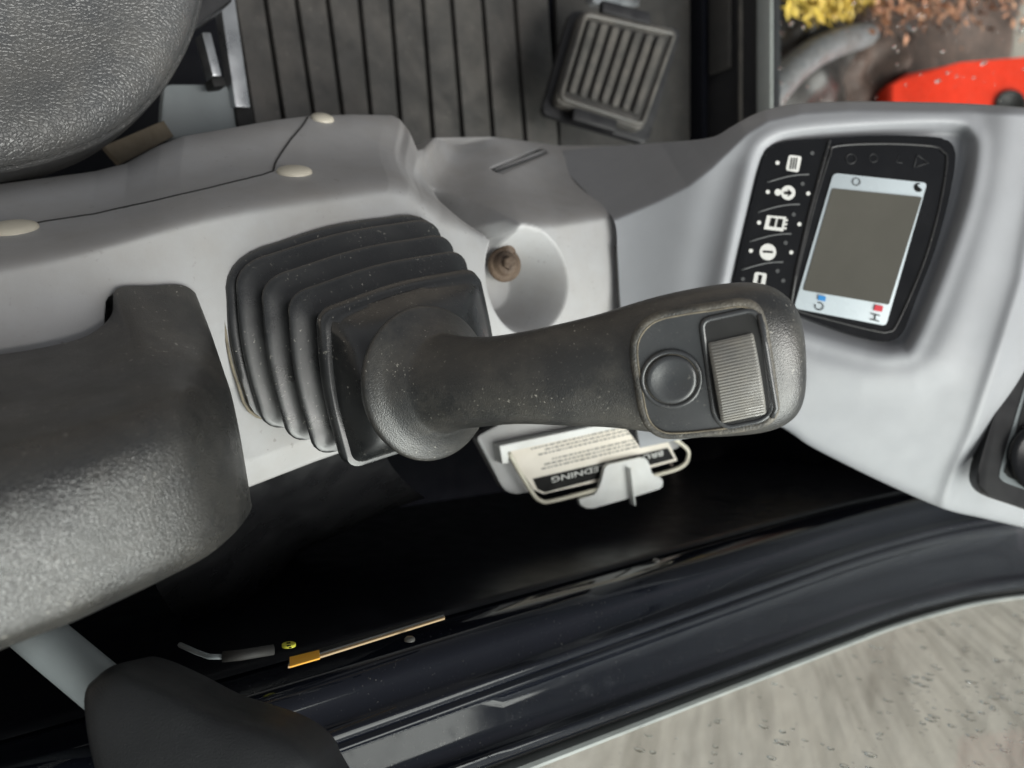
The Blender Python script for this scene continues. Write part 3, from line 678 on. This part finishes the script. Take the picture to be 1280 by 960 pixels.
def brow(t, e, rad, bow=.003):
    cs = [b.lerp(k, t) for b, k in zip(Bc, Kc)]; ce = sum(cs, Vector()) / 4
    # e pushes each side out by a fixed distance
    cs = [c + (c - ce).normalized() * e * 1.3 for c in cs]
    return rring(cs, rad=rad, bow=bow)
rows = [brow(-.03, .004, .24), brow(.0, .0055, .24), brow(.035, .0055, .23), brow(.05, .0035, .23), brow(.06, -.003, .22)]
NP = 3
for k in range(NP):
    t0 = .075 + k * .272; dt = .272
    for (q, e) in ((.0, -.0160), (.04, -.0080), (.08, .0000), (.105, .0032), (.14, .0044), (.22, .0046), (.27, .0040), (.31, .0020), (.37, -.0020), (.50, -.0075), (.68, -.0130), (.86, -.0172), (.95, -.0178)):
        rows.append(brow(t0 + q * dt, e, .17 - .015 * k))
rows += [brow(.895, -.006, .13), brow(.90, .0, .13), brow(.91, .0026, .12), brow(.93, .0034, .12), brow(1.0, .0030, .11), brow(1.006, .0020, .11), brow(1.010, .0, .11)]
top = rows[-1]; nrow = len(top)
# sloping lid up to the collar
ux = (bTR - bTL).normalized(); cn = Vector((-.01, .0, 1)).normalized()
for t in (.12, .25, .4, .55, .7, .85, 1.0, 1.12):
    r = []
    for p in top:
        d = (p - sum(Kc, Vector()) / 4); d = (d - cn * d.dot(cn)).normalized()
        tgt = colc - cn * .010 + d * .040; r.append(p.lerp(tgt, t) + Vector((0, 0, .004 * math.sin(math.pi * min(1, t)))))
    rows.append(r)
V_ = [p for r in rows for p in r]; mesh('bellows', V_, grid_faces(len(rows), nrow, True), M['rubber'], joy, sharp=50)

V_, F_ = tube(brow(-.02, .0062, .24)[-13:], .0011, 6); mesh('base_grime', V_, F_, M['dirt'], joy)

# grip: sections along its bent axis
hf = []
def at_col(h, r, b):
    q = colc + cn * h; d = (q - CAM).dot(FW); x = 640 + (q - CAM).dot(RT) / d * FPX; y = 480 + (q - CAM).dot(DN) / d * FPX
    return (x, y, d, r / d * FPX, b, 2.0, 0)
sec = [  # px, py, depth, half width in px, half depth in m, squareness, twist
    at_col(-.004, .030, .030), at_col(-.004, .046, .046), at_col(-.002, .0485, .0485), at_col(.0005, .0492, .0492), at_col(.003, .0480, .0480), at_col(.006, .0440, .0440), at_col(.010, .0390, .0385), at_col(.0155, .0335, .0330), at_col(.022, .0295, .0285),
    (606, 477, .4585, 56, .0255, 2.1, 0), (650, 473, .4470, 57, .0232, 2.15, 2),
    (700, 469, .4380, 63, .0230, 2.2, 5), (750, 464, .4310, 70, .0235, 2.3, 9), (790, 460, .4260, 78, .0245, 2.5, 13), (830, 457, .4215, 86, .0255, 2.8, 16), (870, 454, .4180, 91.5, .0260, 3.0, 17), (910, 450, .4150, 94, .0262, 3.0, 17), (945, 447, .4130, 93, .0258, 3.0, 17), (970, 446, .4120, 87, .0245, 2.8, 17), (988, 446, .4115, 75, .0215, 2.6, 17), (998, 446, .4115, 60, .0170, 2.4, 17), (1003, 446, .4115, 40, .011, 2.2, 17), (1005, 446, .4115, 14, .004, 2, 17)]
cs = [Q(s[0], s[1], s[2]) for s in sec]; rows = []; SF = []
for i, s in enumerate(sec):
    a = (cs[min(i + 2, len(cs) - 1)] - cs[max(i - 2, 0)]).normalized()
    if i < 5: a = cn
    elif i < 11: a = cn.lerp(a, ((i - 4) / 7) ** 1.5).normalized()
    if i > 15: a = (cs[17] - cs[13]).normalized()
    sv = (DN - a * DN.dot(a)).normalized(); nv_ = a.cross(sv)
    if nv_.dot(CAM - cs[i]) < 0: nv_ = -nv_
    tw = R(s[6]); sv, nv_ = sv * math.cos(tw) - nv_ * math.sin(tw), nv_ * math.cos(tw) + sv * math.sin(tw)
    SF.append((a, sv, nv_)); hw = s[3] * s[2] / FPX; e = 2 / s[5]; r = []
    for k in range(40):
        an = 2 * math.pi * k / 40; c_, s_ = math.cos(an), math.sin(an)
        r.append(tuple(cs[i] + sv * (hw * math.copysign(abs(c_) ** e, c_)) + nv_ * (s[4] * math.copysign(abs(s_) ** e, s_))))
    rows.append(r)
V_, F_ = loft(rows, 5, 2, closed=True, caps=True); grip = mesh('grip', V_, F_, M['grip'], joy)
# face plate set in the head
ai = 16; fa, fs_, fn = SF[ai]; P0 = cs[ai] + fn * (sec[ai][4] + .0006)
fp = lambda x, y, h=0.0: QP(x, y, P0, fn) + fn * h
ol = [(793, 440), (799, 415), (818, 398), (850, 390), (890, 384), (925, 379), (943, 385), (952, 405), (959, 440), (966, 490), (968, 512), (958, 526), (935, 533), (890, 539), (850, 543), (825, 541), (808, 525), (800, 490)]
ol = smooth_poly(ol, 4); o3 = [fp(x, y, .0012) for (x, y) in ol]
bmobj('face_plate', plate(o3, fn, .004, .0008), M['face'], joy)
V_, F_ = tube([fp(x, y, -.0004) for (x, y) in ol], .0026, 10, closed=True); mesh('worn_lip', V_, F_, M['gripworn'], joy)
V_, F_ = tube([fp(x, y, .0018).lerp(fp(885, 460, .0014), .04) for (x, y) in ol], .0005, 6, closed=True); mesh('grime_line', V_, F_, M['dirt'], joy)
# round push button
bc_ = fp(839, 473, .0012); rb = 34 * .415 / FPX
V_, F_ = lathe(bc_, fn, [(rb * 1.10, -.001), (rb * 1.08, .0012), (rb * 1.0, .0019), (rb * .93, .0014), (rb * .90, -.0004)], 40); btn = mesh('button_ring', V_, F_, M['face'], joy)
V_, F_ = lathe(bc_, fn, [(rb * .97, .0004), (rb * .93, .0004)], 40); mesh('button_grime', V_, F_, M['dirt'], btn)
V_, F_ = lathe(bc_, fn, [(rb * .89, -.001), (rb * .88, .0016), (rb * .80, .0024), (rb * .68, .0022), (rb * .45, .0014), (rb * .2, .0010), (rb * .02, .0009)], 40); mesh('push_button', V_, F_, M['face'], joy)
# thumb roller in its slot
so = round_poly([(876, 400), (940, 386), (952, 402), (965, 512), (952, 524), (907, 533), (893, 520)], 12, 4)
V_, F_ = tube([fp(x, y, .0012) for (x, y) in so], .0017, 8, closed=True); sl = mesh('roller_slot', V_, F_, M['face'], joy)
bmobj('slot_floor', plate([fp(x, y, .0022) for (x, y) in so], fn, .0015, 0), M['cavity'], sl)
c4 = [(880, 404), (937, 391), (957, 515), (901, 527)]
def rb4(u, v):
    x = (1 - u) * (1 - v) * c4[0][0] + u * (1 - v) * c4[1][0] + u * v * c4[2][0] + (1 - u) * v * c4[3][0]
    y = (1 - u) * (1 - v) * c4[0][1] + u * (1 - v) * c4[1][1] + u * v * c4[2][1] + (1 - u) * v * c4[3][1]
    return x, y
us = [0, 0.0, .03, .07, .5, .93, .97, 1.0, 1.0]; nvv = 27 * 6; V_ = []
for j in range(nvv + 1):
    v = .19 + .79 * j / nvv; vv = (v - .19) / .79
    hgt = .0082 * (1 - (abs(vv - .56) / .60) ** 2.2) + .0004; ph = (j % 6)
    rid = .0 if (j < 3 or j > nvv - 3) else (.0, .00055, .00062, .00062, .00055, .0)[ph]
    for k, u in enumerate(us):
        hh = (-.002 if k in (0, 8) else hgt - (.0016 if k in (1, 7) else .0005 if k in (2, 6) else 0) + (rid if 3 <= k <= 5 else rid * .4))
        V_.append(fp(*rb4(u, v), hh + .0012))
mesh('thumb_roller', V_, grid_faces(nvv + 1, len(us)), M['roller'], joy, sharp=40)
V_, F_ = tube([fp(x, y, .0025) for (x, y) in ((948, 392), (956, 430), (964, 480), (969, 508), (964, 520))], .0014, 8); mesh('slot_edge', V_, F_, M['face'], joy)

# ================================================================== monitor pod
DM = .72
pod = thing('monitor_pod', tuple(Q(1000, 560, .80)), 'smooth light grey plastic pod holding the small display ahead of the joystick', 'pod')
Lc = [(687, 190), (715, 222), (745, 252), (768, 277), (772, 320), (776, 385), (786, 470), (800, 560)]
Tc = [(687, 190), (760, 183), (830, 178), (888, 172), (915, 158), (945, 142), (985, 131), (1050, 127), (1120, 127), (1200, 129), (1280, 134), (1350, 140)]
Bc2 = [(800, 560), (870, 545), (930, 530), (975, 533), (1010, 556), (1060, 582), (1110, 606), (1180, 636), (1230, 648), (1290, 662), (1350, 676)]
Rc = [(1350, 140), (1350, 300), (1350, 500), (1350, 676)]
def resample(pts, n, smooth=True):
    P = np.array(cr(pts, 12) if smooth else pts); s = np.r_[0, np.cumsum(np.linalg.norm(np.diff(P, axis=0), axis=1))]; t = np.linspace(0, s[-1], n)
    return np.c_[np.interp(t, s, P[:, 0]), np.interp(t, s, P[:, 1])]
NU, NV = 230, 190
T_, B_, L_, R_ = resample(Tc, NU), resample(Bc2, NU), resample(Lc, NV), resample(Rc, NV)
u = np.linspace(0, 1, NU)[:, None, None]; v = np.linspace(0, 1, NV)[None, :, None]
PX = (1 - v) * T_[:, None] + v * B_[:, None] + (1 - u) * L_[None] + u * R_[None] - ((1 - u) * (1 - v) * T_[0] + u * (1 - v) * T_[-1] + (1 - u) * v * B_[0] + u * v * B_[-1])
X, Y = PX[..., 0], PX[..., 1]; H = np.zeros(X.shape)
H -= .030 * sst(-X, -930, -760)                                   # the lower end leans away to meet the console
ridge = [(600, 340), (768, 276), (820, 254), (860, 234), (890, 211), (912, 190), (935, 168), (960, 153), (1000, 144), (1060, 140), (1200, 141), (1400, 150)]
dr, sr = pl_dist(X, Y, ridge); dr = np.where(sr < 0, dr, 0)
H -= .0017 * (np.sqrt(dr ** 2 + 9) - 3)
rec = smooth_poly([(946, 202), (962, 178), (1000, 166), (1100, 158), (1190, 156), (1212, 166), (1217, 190), (1205, 255), (1172, 350), (1140, 425), (1122, 436), (1085, 434), (1000, 410), (912, 378), (912, 345), (930, 265)], 4)
sdr = poly_sd(X, Y, rec)
H -= .013 * (1 - sst(sdr, -14, 5)) 
H += .0030 * np.exp(-((sdr - 9) / 10) ** 2)
rb_ = [(1262, 132), (1256, 180), (1244, 245), (1222, 320), (1196, 395), (1172, 445), (1140, 466), (1080, 468), (1020, 455), (960, 430)]
d_, _ = pl_dist(X, Y, rb_); H += .007 * np.exp(-(d_ / 28) ** 2)
crs = [(1310, 120), (1296, 230), (1276, 350), (1248, 440), (1215, 540), (1188, 600), (1172, 650)]
dc, sc_ = pl_dist(X, Y, crs); dc = np.where(sc_ < 0, dc, 0); H -= .00055 * (np.sqrt(dc ** 2 + 16) - 4)
H += .0028 * np.exp(-(pl_dist(X, Y, crs)[0] / 9) ** 2)
H -= .0000014 * np.clip(Y - 420, 0, None) ** 2
db = pl_dist(X, Y, [tuple(p) for p in B_])[0]; H -= .006 * np.exp(-db / 4.0)
ledge = [(910, 210), (895, 260), (880, 330), (872, 400)]            # soft fold left of the display
d_, _ = pl_dist(X, Y, ledge); H -= .004 * np.exp(-(d_ / 22) ** 2)
D = DM - H
G = np.zeros((NU, NV + 4, 3))
for i in range(NU):
    for j in range(NV): G[i, j + 2] = Q(X[i, j], Y[i, j], D[i, j])
back = np.array((FW * .9 + Vector((0, .3, -.4)))) ; back = back / np.linalg.norm(back)
G[:, 1] = G[:, 2] + back * .012 + np.array((.004, 0, 0)); G[:, 0] = G[:, 2] + back * .16 + np.array((.03, 0, 0))
G[:, NV + 2] = G[:, NV + 1] + back * .010 + np.array((-.003, 0, 0)); G[:, NV + 3] = G[:, NV + 1] + back * .16 + np.array((-.03, 0, 0))
fsm = [Vector(G[0, j]) - RT * .0015 for j in range(72, NV, 6)]
V_, F_ = tube(fsm, .0014, 8); mesh('joint_line', V_, F_, M['seam'], pod)
mesh('housing', G.reshape(-1, 3).tolist(), grid_faces(NU, NV + 4), M['pod'], pod)

# display panel on its own flat plane
pm = Q(1070, 300, DM + .0085); pn = -FW
mp = lambda x, y, h=0.0: QP(x, y, pm, pn) + pn * h
disp = thing('display', tuple(mp(1000, 390)), 'black machine display with blank screen and five icon keys set in the grey pod', 'display')
out = smooth_poly([(948, 212), (956, 192), (972, 182), (1010, 177), (1100, 172), (1165, 174), (1183, 180), (1190, 194), (1184, 240), (1165, 312), (1142, 372), (1127, 412), (1116, 424), (1098, 427), (1060, 418), (1000, 396), (950, 374), (916, 358), (918, 340), (930, 285)], 4)
bmobj('panel', plate([mp(x, y, .006) for (x, y) in out], pn, .010, .002, 3), M['panel'], disp)
inn = smooth_poly([(1034, 196), (1042, 185), (1100, 182), (1160, 185), (1174, 192), (1179, 204), (1170, 260), (1150, 330), (1118, 404), (1106, 415), (1090, 414), (1040, 402), (992, 388), (987, 376), (1004, 300), (1020, 240)], 4)
V_, F_ = tube([mp(x, y, .0060) for (x, y) in inn], .0013, 6, closed=True); mesh('raised_rim', V_, F_, M['rim'], disp)
V_, F_ = tube([mp(x, y, .0062) for (x, y) in ((1034, 178), (1026, 205), (1008, 270), (992, 340), (984, 390))], .0018, 6); mesh('divider', V_, F_, M['rim'], disp)
bz = round_poly([(1038, 219), (1154, 231), (1103, 408), (989, 386)], 5, 4)
bezel = bmobj('bezel', plate([mp(x, y, .0072) for (x, y) in bz], pn, .0015, .0004), M['bez'], disp)
lc = round_poly([(1035, 237), (1145, 250), (1102, 385), (1001, 366)], 2, 3)
lc = round_poly([(1036, 238), (1147, 249), (1106, 382), (1000, 364)], 2, 3)
bmobj('screen', plate([mp(x, y, .0080) for (x, y) in lc], pn, .001, .0), M['lcd'], bezel)
def flat(name, pts, mat, h, parent=None): 
    return bmobj(name, plate([mp(x, y, h) for (x, y) in pts], pn, .0004, 0), mat, parent or disp, smooth=False)
def circ(x, y, r, k=18, ry=None): return [(x + r * math.cos(2 * math.pi * i / k), y + (ry or r) * math.sin(2 * math.pi * i / k)) for i in range(k)]
def ring(name, x, y, r, w, mat, h, parent=None):
    V_, F_ = tube([mp(a, b, h) for (a, b) in circ(x, y, r)], w, 6, closed=True); return mesh(name, V_, F_, mat, parent or disp)
def line(name, pts, w, mat, h, parent=None):
    V_, F_ = tube([mp(a, b, h) for (a, b) in pts], w, 6); return mesh(name, V_, F_, mat, parent or disp)
HB = .0078
ring('light_symbol', 1066, 230, 4.6, .0004, M['icondim'], HB, bezel)
flat('moon_symbol', [(1143 + 5.5 * math.cos(a), 237 + 5.5 * math.sin(a)) for a in np.linspace(.6, 5.2, 14)] + [(1141, 234)], M['ink'], HB, bezel)
flat('cold_mark', [(1019, 370), (1028, 372), (1027, 378), (1018, 376)], M['blue_mark'], .0084, bezel)
flat('hot_mark', [(1089, 382), (1099, 384), (1097, 391), (1087, 389)], M['red_mark'], .0084, bezel)
line('letter_c', [(1020 + 5.2 * math.cos(a), 384 + 4.6 * math.sin(a)) for a in np.linspace(-2.4 + .9 - 1.57 + 1.2, 1.2 + 1.57 + .9, 12)], .0004, M['ink'], HB, bezel)
def lh(pts): return [(1089 + a, 398 + b) for (a, b) in pts]
hl = line('letter_h', lh([(-5, -5), (6, -2.5)]), .0005, M['ink'], HB, bezel); line('letter_h', lh([(-6, 2), (5, 4.5)]), .0005, M['ink'], HB, bezel); line('letter_h', lh([(.5, -3.8), (-.5, 3.2)]), .0005, M['ink'], HB, bezel)
HK = .0066
# five keys with icons, arcs between them
keys = [(989, 207), (977, 243), (966, 281), (956, 316), (946, 351)]
for i, (x, y) in enumerate(keys):
    if i == 0:
        k = flat('key_icon', round_poly([(983, 196), (999, 198), (995, 218), (979, 215)], 3, 3), M['icon'], HK)
        for q in (0, 1, 2): flat('icon_line', [(986 + q * 3.2, 200), (987.2 + q * 3.2, 200.2), (985 + q * 3.2, 214), (983.8 + q * 3.2, 213.8)], M['ink'], HK + .0005, k)
    elif i == 1:
        k = flat('key_icon', circ(982, 243, 9), M['icon'], HK); flat('key_icon', circ(969.5, 242.5, 4.2), M['icon'], HK)
        flat('icon_line', [(977, 242), (982, 242), (982, 239), (987, 243.5), (982, 248), (982, 245), (977, 245)], M['ink'], HK + .0005, k)
    elif i == 2:
        k = flat('key_icon', [(956, 271), (980, 273), (976, 291), (952, 288)], M['icon'], HK)
        for (a, b) in ((961, 274.5), (970, 275.5)): flat('icon_line', [(a, b), (a + 6, b + .6), (a + 3.6, b + 11), (a - 2.4, b + 10.2)], M['ink'], HK + .0005, k)
        for q in range(3): flat('key_icon', [(978 - q * .9, 275.5 + q * 5), (982 - q * .9, 276 + q * 5), (981.5 - q * .9, 278.5 + q * 5), (977.5 - q * .9, 278 + q * 5)], M['icon'], HK)
    elif i == 3:
        k = flat('key_icon', circ(957, 316.5, 10.3), M['icon'], HK)
        flat('icon_line', [(951, 315), (963, 315.6), (963, 318), (951, 317.4)], M['ink'], HK + .0005, k)
    else:
        k = flat('key_icon', round_poly([(941, 341), (956, 343), (953, 360), (938, 357)], 3, 3), M['icon'], HK)
        flat('icon_line', [(946, 345), (950, 345.5), (948, 356), (944, 355.5)], M['ink'], HK + .0005, k)
    if i < 4:
        xx, yy_ = (keys[i][0] + keys[i + 1][0]) / 2, (keys[i][1] + keys[i + 1][1]) / 2
        line('key_arc', [(xx - 27 + 52 * t, yy_ + 5 - 9 * math.sin(1.75 * t) - 1.0 * t) for t in np.linspace(0, 1, 9)], .0009, M['icondim'], .0060)
    flat('indicator_dot', circ(x + 23, y - 13 + (0 if i == 0 else -2 + 4), 2.6, 10), M['icondim'], HK)
    flat('indicator_dot', circ(x - 20, y - 1, 2.6, 10), M['icon' if i in (0, 1, 2, 3) else 'icondim'], HK)
    if i: flat('indicator_dot', circ(x + 30, y + 1, 2.6, 10), M['icon' if i != 4 else 'icondim'], HK)
# unlit warning symbols at the top of the panel
ring('unlit_symbol', 1060, 201, 6, .0005, M['unlit'], .0062); ring('unlit_symbol', 1088, 200, 5, .0004, M['unlit'], .0060)
line('unlit_symbol', [(1120, 196), (1116, 205), (1124, 206)], .0004, M['unlit'], .0060); line('unlit_symbol', [(1138, 212), (1142, 196), (1156, 206), (1138, 212)], .0005, M['unlit'], .0062)

# air vent at the front end of the pod
vn = (pn + Vector((-.05, -.12, 0))).normalized(); vp = Q(1260, 540, .744)
vq = lambda x, y, h=0.0: QP(x, y, vp, vn) + vn * h
vent = thing('air_vent', tuple(vq(1260, 640)), 'black framed air vent with grey round louvre in the pod corner', 'vent')
fo = smooth_poly([(1304, 345), (1282, 400), (1258, 465), (1232, 545), (1220, 588), (1221, 606), (1234, 619), (1270, 632), (1330, 652), (1400, 670), (1400, 345)], 3)
bmobj('frame', plate([vq(x, y, .004) for (x, y) in fo], vn, .016, .002, 3), M['black'], vent)
fi = smooth_poly([(1300, 420), (1282, 470), (1262, 535), (1247, 588), (1248, 598), (1262, 606), (1330, 628), (1390, 640), (1390, 420)], 3)
bmobj('inner_edge', plate([vq(x, y, .0046) for (x, y) in fi], vn, .002, .0004), M['tubegrey'], vent)
fi2 = smooth_poly([(1304, 424), (1286, 472), (1267, 536), (1253, 584), (1254, 592), (1266, 600), (1332, 622), (1386, 632), (1386, 424)], 3)
bmobj('opening', plate([vq(x, y, .0056) for (x, y) in fi2], vn, .002, 0), M['cavity'], vent)
V_, F_ = lathe(vq(1300, 572, .0056), vn, [(.034, 0), (.034, .004), (.031, .006), (.026, .0055), (.016, .002), (.004, .001)], 32); mesh('louvre', V_, F_, M['panel'], vent)
for k in range(4): 
    yb = 560 - 26 * k; a, b = vq(1308 - (yb - 424) * .32, yb, .0062), vq(1380, yb + 22, .0062); V_, F_ = tube([a, b], .0016, 6); mesh('louvre_blade', V_, F_, M['black'], vent)

# ================================================================== card holder
hz0 = QZ(740, 585, .515); hn = Vector((.10, -.22, 1)).normalized()
hp = lambda x, y, h=0.0: QP(x, y, hz0, hn) + hn * h
hold = thing('card_holder', tuple(hz0), 'grey and white plastic card holder with cream wire loop below the grip', 'card holder')
bmobj('back_tray', plate([hp(x, y, -.010) for (x, y) in round_poly([(600, 548), (690, 500), (850, 470), (860, 560), (700, 612), (645, 621), (634, 612)], 8, 3)], hn, .012, .002), M['grey'], hold)
bmobj('top_lip', plate([hp(x, y, .004) for (x, y) in ((622, 556), (760, 528), (820, 520), (822, 526), (765, 535), (632, 563), (634, 578), (626, 579))], hn, .014, .001), M['white'], hold)
lo = [(634, 565), (648, 590), (664, 616), (674, 625), (690, 625), (760, 607), (830, 590), (852, 581), (858, 570), (856, 560), (840, 548), (826, 542)]
V_, F_ = tube([hp(x, y, .003) for (x, y) in [tuple(p) for p in cr(lo, 5)]], .0024, 10); mesh('wire_loop', V_, F_, M['cream'], hold)
clip = bmobj('clip', plate([hp(x, y, .0075) for (x, y) in round_poly([(752, 580), (800, 570), (806, 575), (808, 592), (824, 596), (824, 608), (785, 620), (735, 634), (722, 632), (718, 622), (742, 616), (747, 600)], 5, 3)], hn, .005, .0015, 3), M['white'], hold)
a, b = hp(778, 582, .0075), hp(783, 628, .0075); uu = (b - a).normalized(); bmobj('fin', box((a + b) / 2, uu, hn.cross(uu), hn, (b - a).length, .0022, .009, .0007), M['white'], clip)
c1_ = [(640, 566), (830, 524), (850, 575), (682, 617), (672, 614)]
card = thing('instruction_card', tuple(hp(740, 570, -.004)), 'cream printed card with black title band held in the card holder', 'card')
CP = lambda x, y, h=0.0: hp(x, y, -.002 + h)
sheet = bmobj('sheet', plate([CP(x, y) for (x, y) in ((636, 564), (700, 545), (822, 522), (848, 576), (760, 600), (680, 618), (668, 612))], hn, .0012, 0), M['card'], card)
bmobj('title_band', plate([CP(x, y, .0006) for (x, y) in ((667, 599), (836, 560), (844, 574), (682, 616), (673, 612))], hn, .0004, 0), M['ink'], card)
def card_text(body, x0, y0, x1, y1, size_px, mat, h):
    """lettering laid on the card from x0,y0 (start) to x1,y1 (end)"""
    cu = bpy.data.curves.new('t', 'FONT'); cu.body = body; cu.resolution_u = 2; tmp = bpy.data.objects.new('t', cu); col.objects.link(tmp)
    bpy.context.view_layer.update(); dg = bpy.context.evaluated_depsgraph_get(); me = bpy.data.meshes.new_from_object(tmp.evaluated_get(dg))
    A, B = CP(x0, y0, h), CP(x1, y1, h); ux = B - A; xs = [q.co.x for q in me.vertices]; mnx, mxx = min(xs), max(xs); ux = ux / (mxx - mnx)
    vy = hn.cross(ux).normalized() * (size_px * .66 / FPX)
    V_ = [A + ux * (q.co.x - mnx) + vy * q.co.y for q in me.vertices]; F_ = [tuple(p.vertices) for p in me.polygons]
    col.objects.unlink(tmp); bpy.data.objects.remove(tmp); bpy.data.curves.remove(cu)
    return V_, F_
V_, F_ = card_text('BRUGERVEJLEDNING', 829, 563.5, 690, 597, 13, M['icon'], .0010); mesh('title_lettering', V_, F_, M['icon'], card, smooth=False)
rr_ = random.Random(4)
for k in range(7):                       # rows of small print
    f = k / 6.5; sx, sy = 650 + 15 * f, 565 + 27 * f; ex, ey = 800 + 26 * f, 530 + 24 * f
    if k == 3: continue
    V_, F_ = [], []; t = rr_.uniform(.06, .22)
    while t < .93:
        q = t + rr_.uniform(.012, .05); w_ = 1.0
        ax_, ay_ = sx + (ex - sx) * t, sy + (ey - sy) * t; bx_, by_ = sx + (ex - sx) * q, sy + (ey - sy) * q; b = len(V_)
        V_ += [CP(ax_, ay_ - w_, .0004), CP(bx_, by_ - w_, .0004), CP(bx_, by_ + w_, .0004), CP(ax_, ay_ + w_, .0004)]; F_.append((b, b + 1, b + 2, b + 3)); t = q + .010
    mesh('print_line', V_, F_, M['print'], card, smooth=False)

# ================================================================== small things on the side wall
XW = .1675
pan = thing('wall_slot', tuple(QX(455, 800, XW)), 'thin tan strip edging a slot in the dark side wall', 'trim')
q = [QX(x, y, XW - .001) for (x, y) in ((358, 833), (556, 772), (540, 700), (330, 745))]
bmobj('edge_strip', plate([QX(x, y, XW - .004) for (x, y) in ((360, 830), (556, 770), (556, 772.2), (360, 833))], (-1, 0, 0), .0012, .0003), M['brass'], pan)
bmobj('slot', plate([QX(x, y, XW - .0022) for (x, y) in ((361, 828), (555, 768), (554, 764), (361, 822))], (-1, 0, 0), .0012, .0003), M['cavity'], pan)
o = bmobj('warning_label', plate([QX(x, y, XW - .0055) for (x, y) in ((362, 821), (399, 812), (400, 822), (362, 833))], (-1, 0, 0), .001, .0003), M['orange']); tag(o, 'orange rectangular label with fine print on the dark side wall', 'label')
stk = thing('round_sticker', tuple(QX(361, 806, XW - .004)), 'small yellow round sticker with a dark symbol above the orange label', 'sticker')
c = QX(361, 806, XW - .004); r = 8.5 * (c - CAM).dot(FW) / FPX
V_, F_ = lathe(c, (-1, 0, 0), [(r, -.001), (r, .0006), (r * .96, .0008)], 24); mesh('disc', V_, F_, M['yellow'], stk)
for (x, y, dx, dy) in ((358, 803, 5, 1.2), (358.5, 806.5, 5, 1.2), (361, 809, 3.5, 1)):
    bmobj('symbol', plate([QX(a, b, XW - .0052) for (a, b) in ((x, y), (x + dx, y - .6), (x + dx, y - .6 + dy), (x, y + dy))], (-1, 0, 0), .0003, 0), M['ink'], stk)
stt = thing('gas_strut', tuple(QX(300, 820, XW - .01)), 'thin metal strut with pale sleeve lying along the dark side wall', 'strut')
V_, F_ = tube([QX(x, y, XW - .008) for (x, y) in ((225, 806), (245, 815), (262, 821), (280, 821))], .0016, 8); mesh('rod', V_, F_, M['tubegrey'], stt)
V_, F_ = tube([QX(x, y, XW - .008) for (x, y) in ((278, 821), (300, 819), (342, 812))], .0032, 10); mesh('sleeve', V_, F_, M['matdark'], stt)
for (x, y) in ((512, 801), (820, 702)):
    c = QX(x, y, .1685); V_, F_ = lathe(c, (-1, 0, 0), [(.0035, 0), (.0035, .0015), (.0025, .0025)], 14); o = mesh('wall_bolt', V_, F_, M['pedal']); tag(o, 'small grey bolt head on the dark side wall ' + ('beside the end of the tan strip' if x < 700 else 'below the card holder'), 'bolt', 'bolt heads on the side wall')
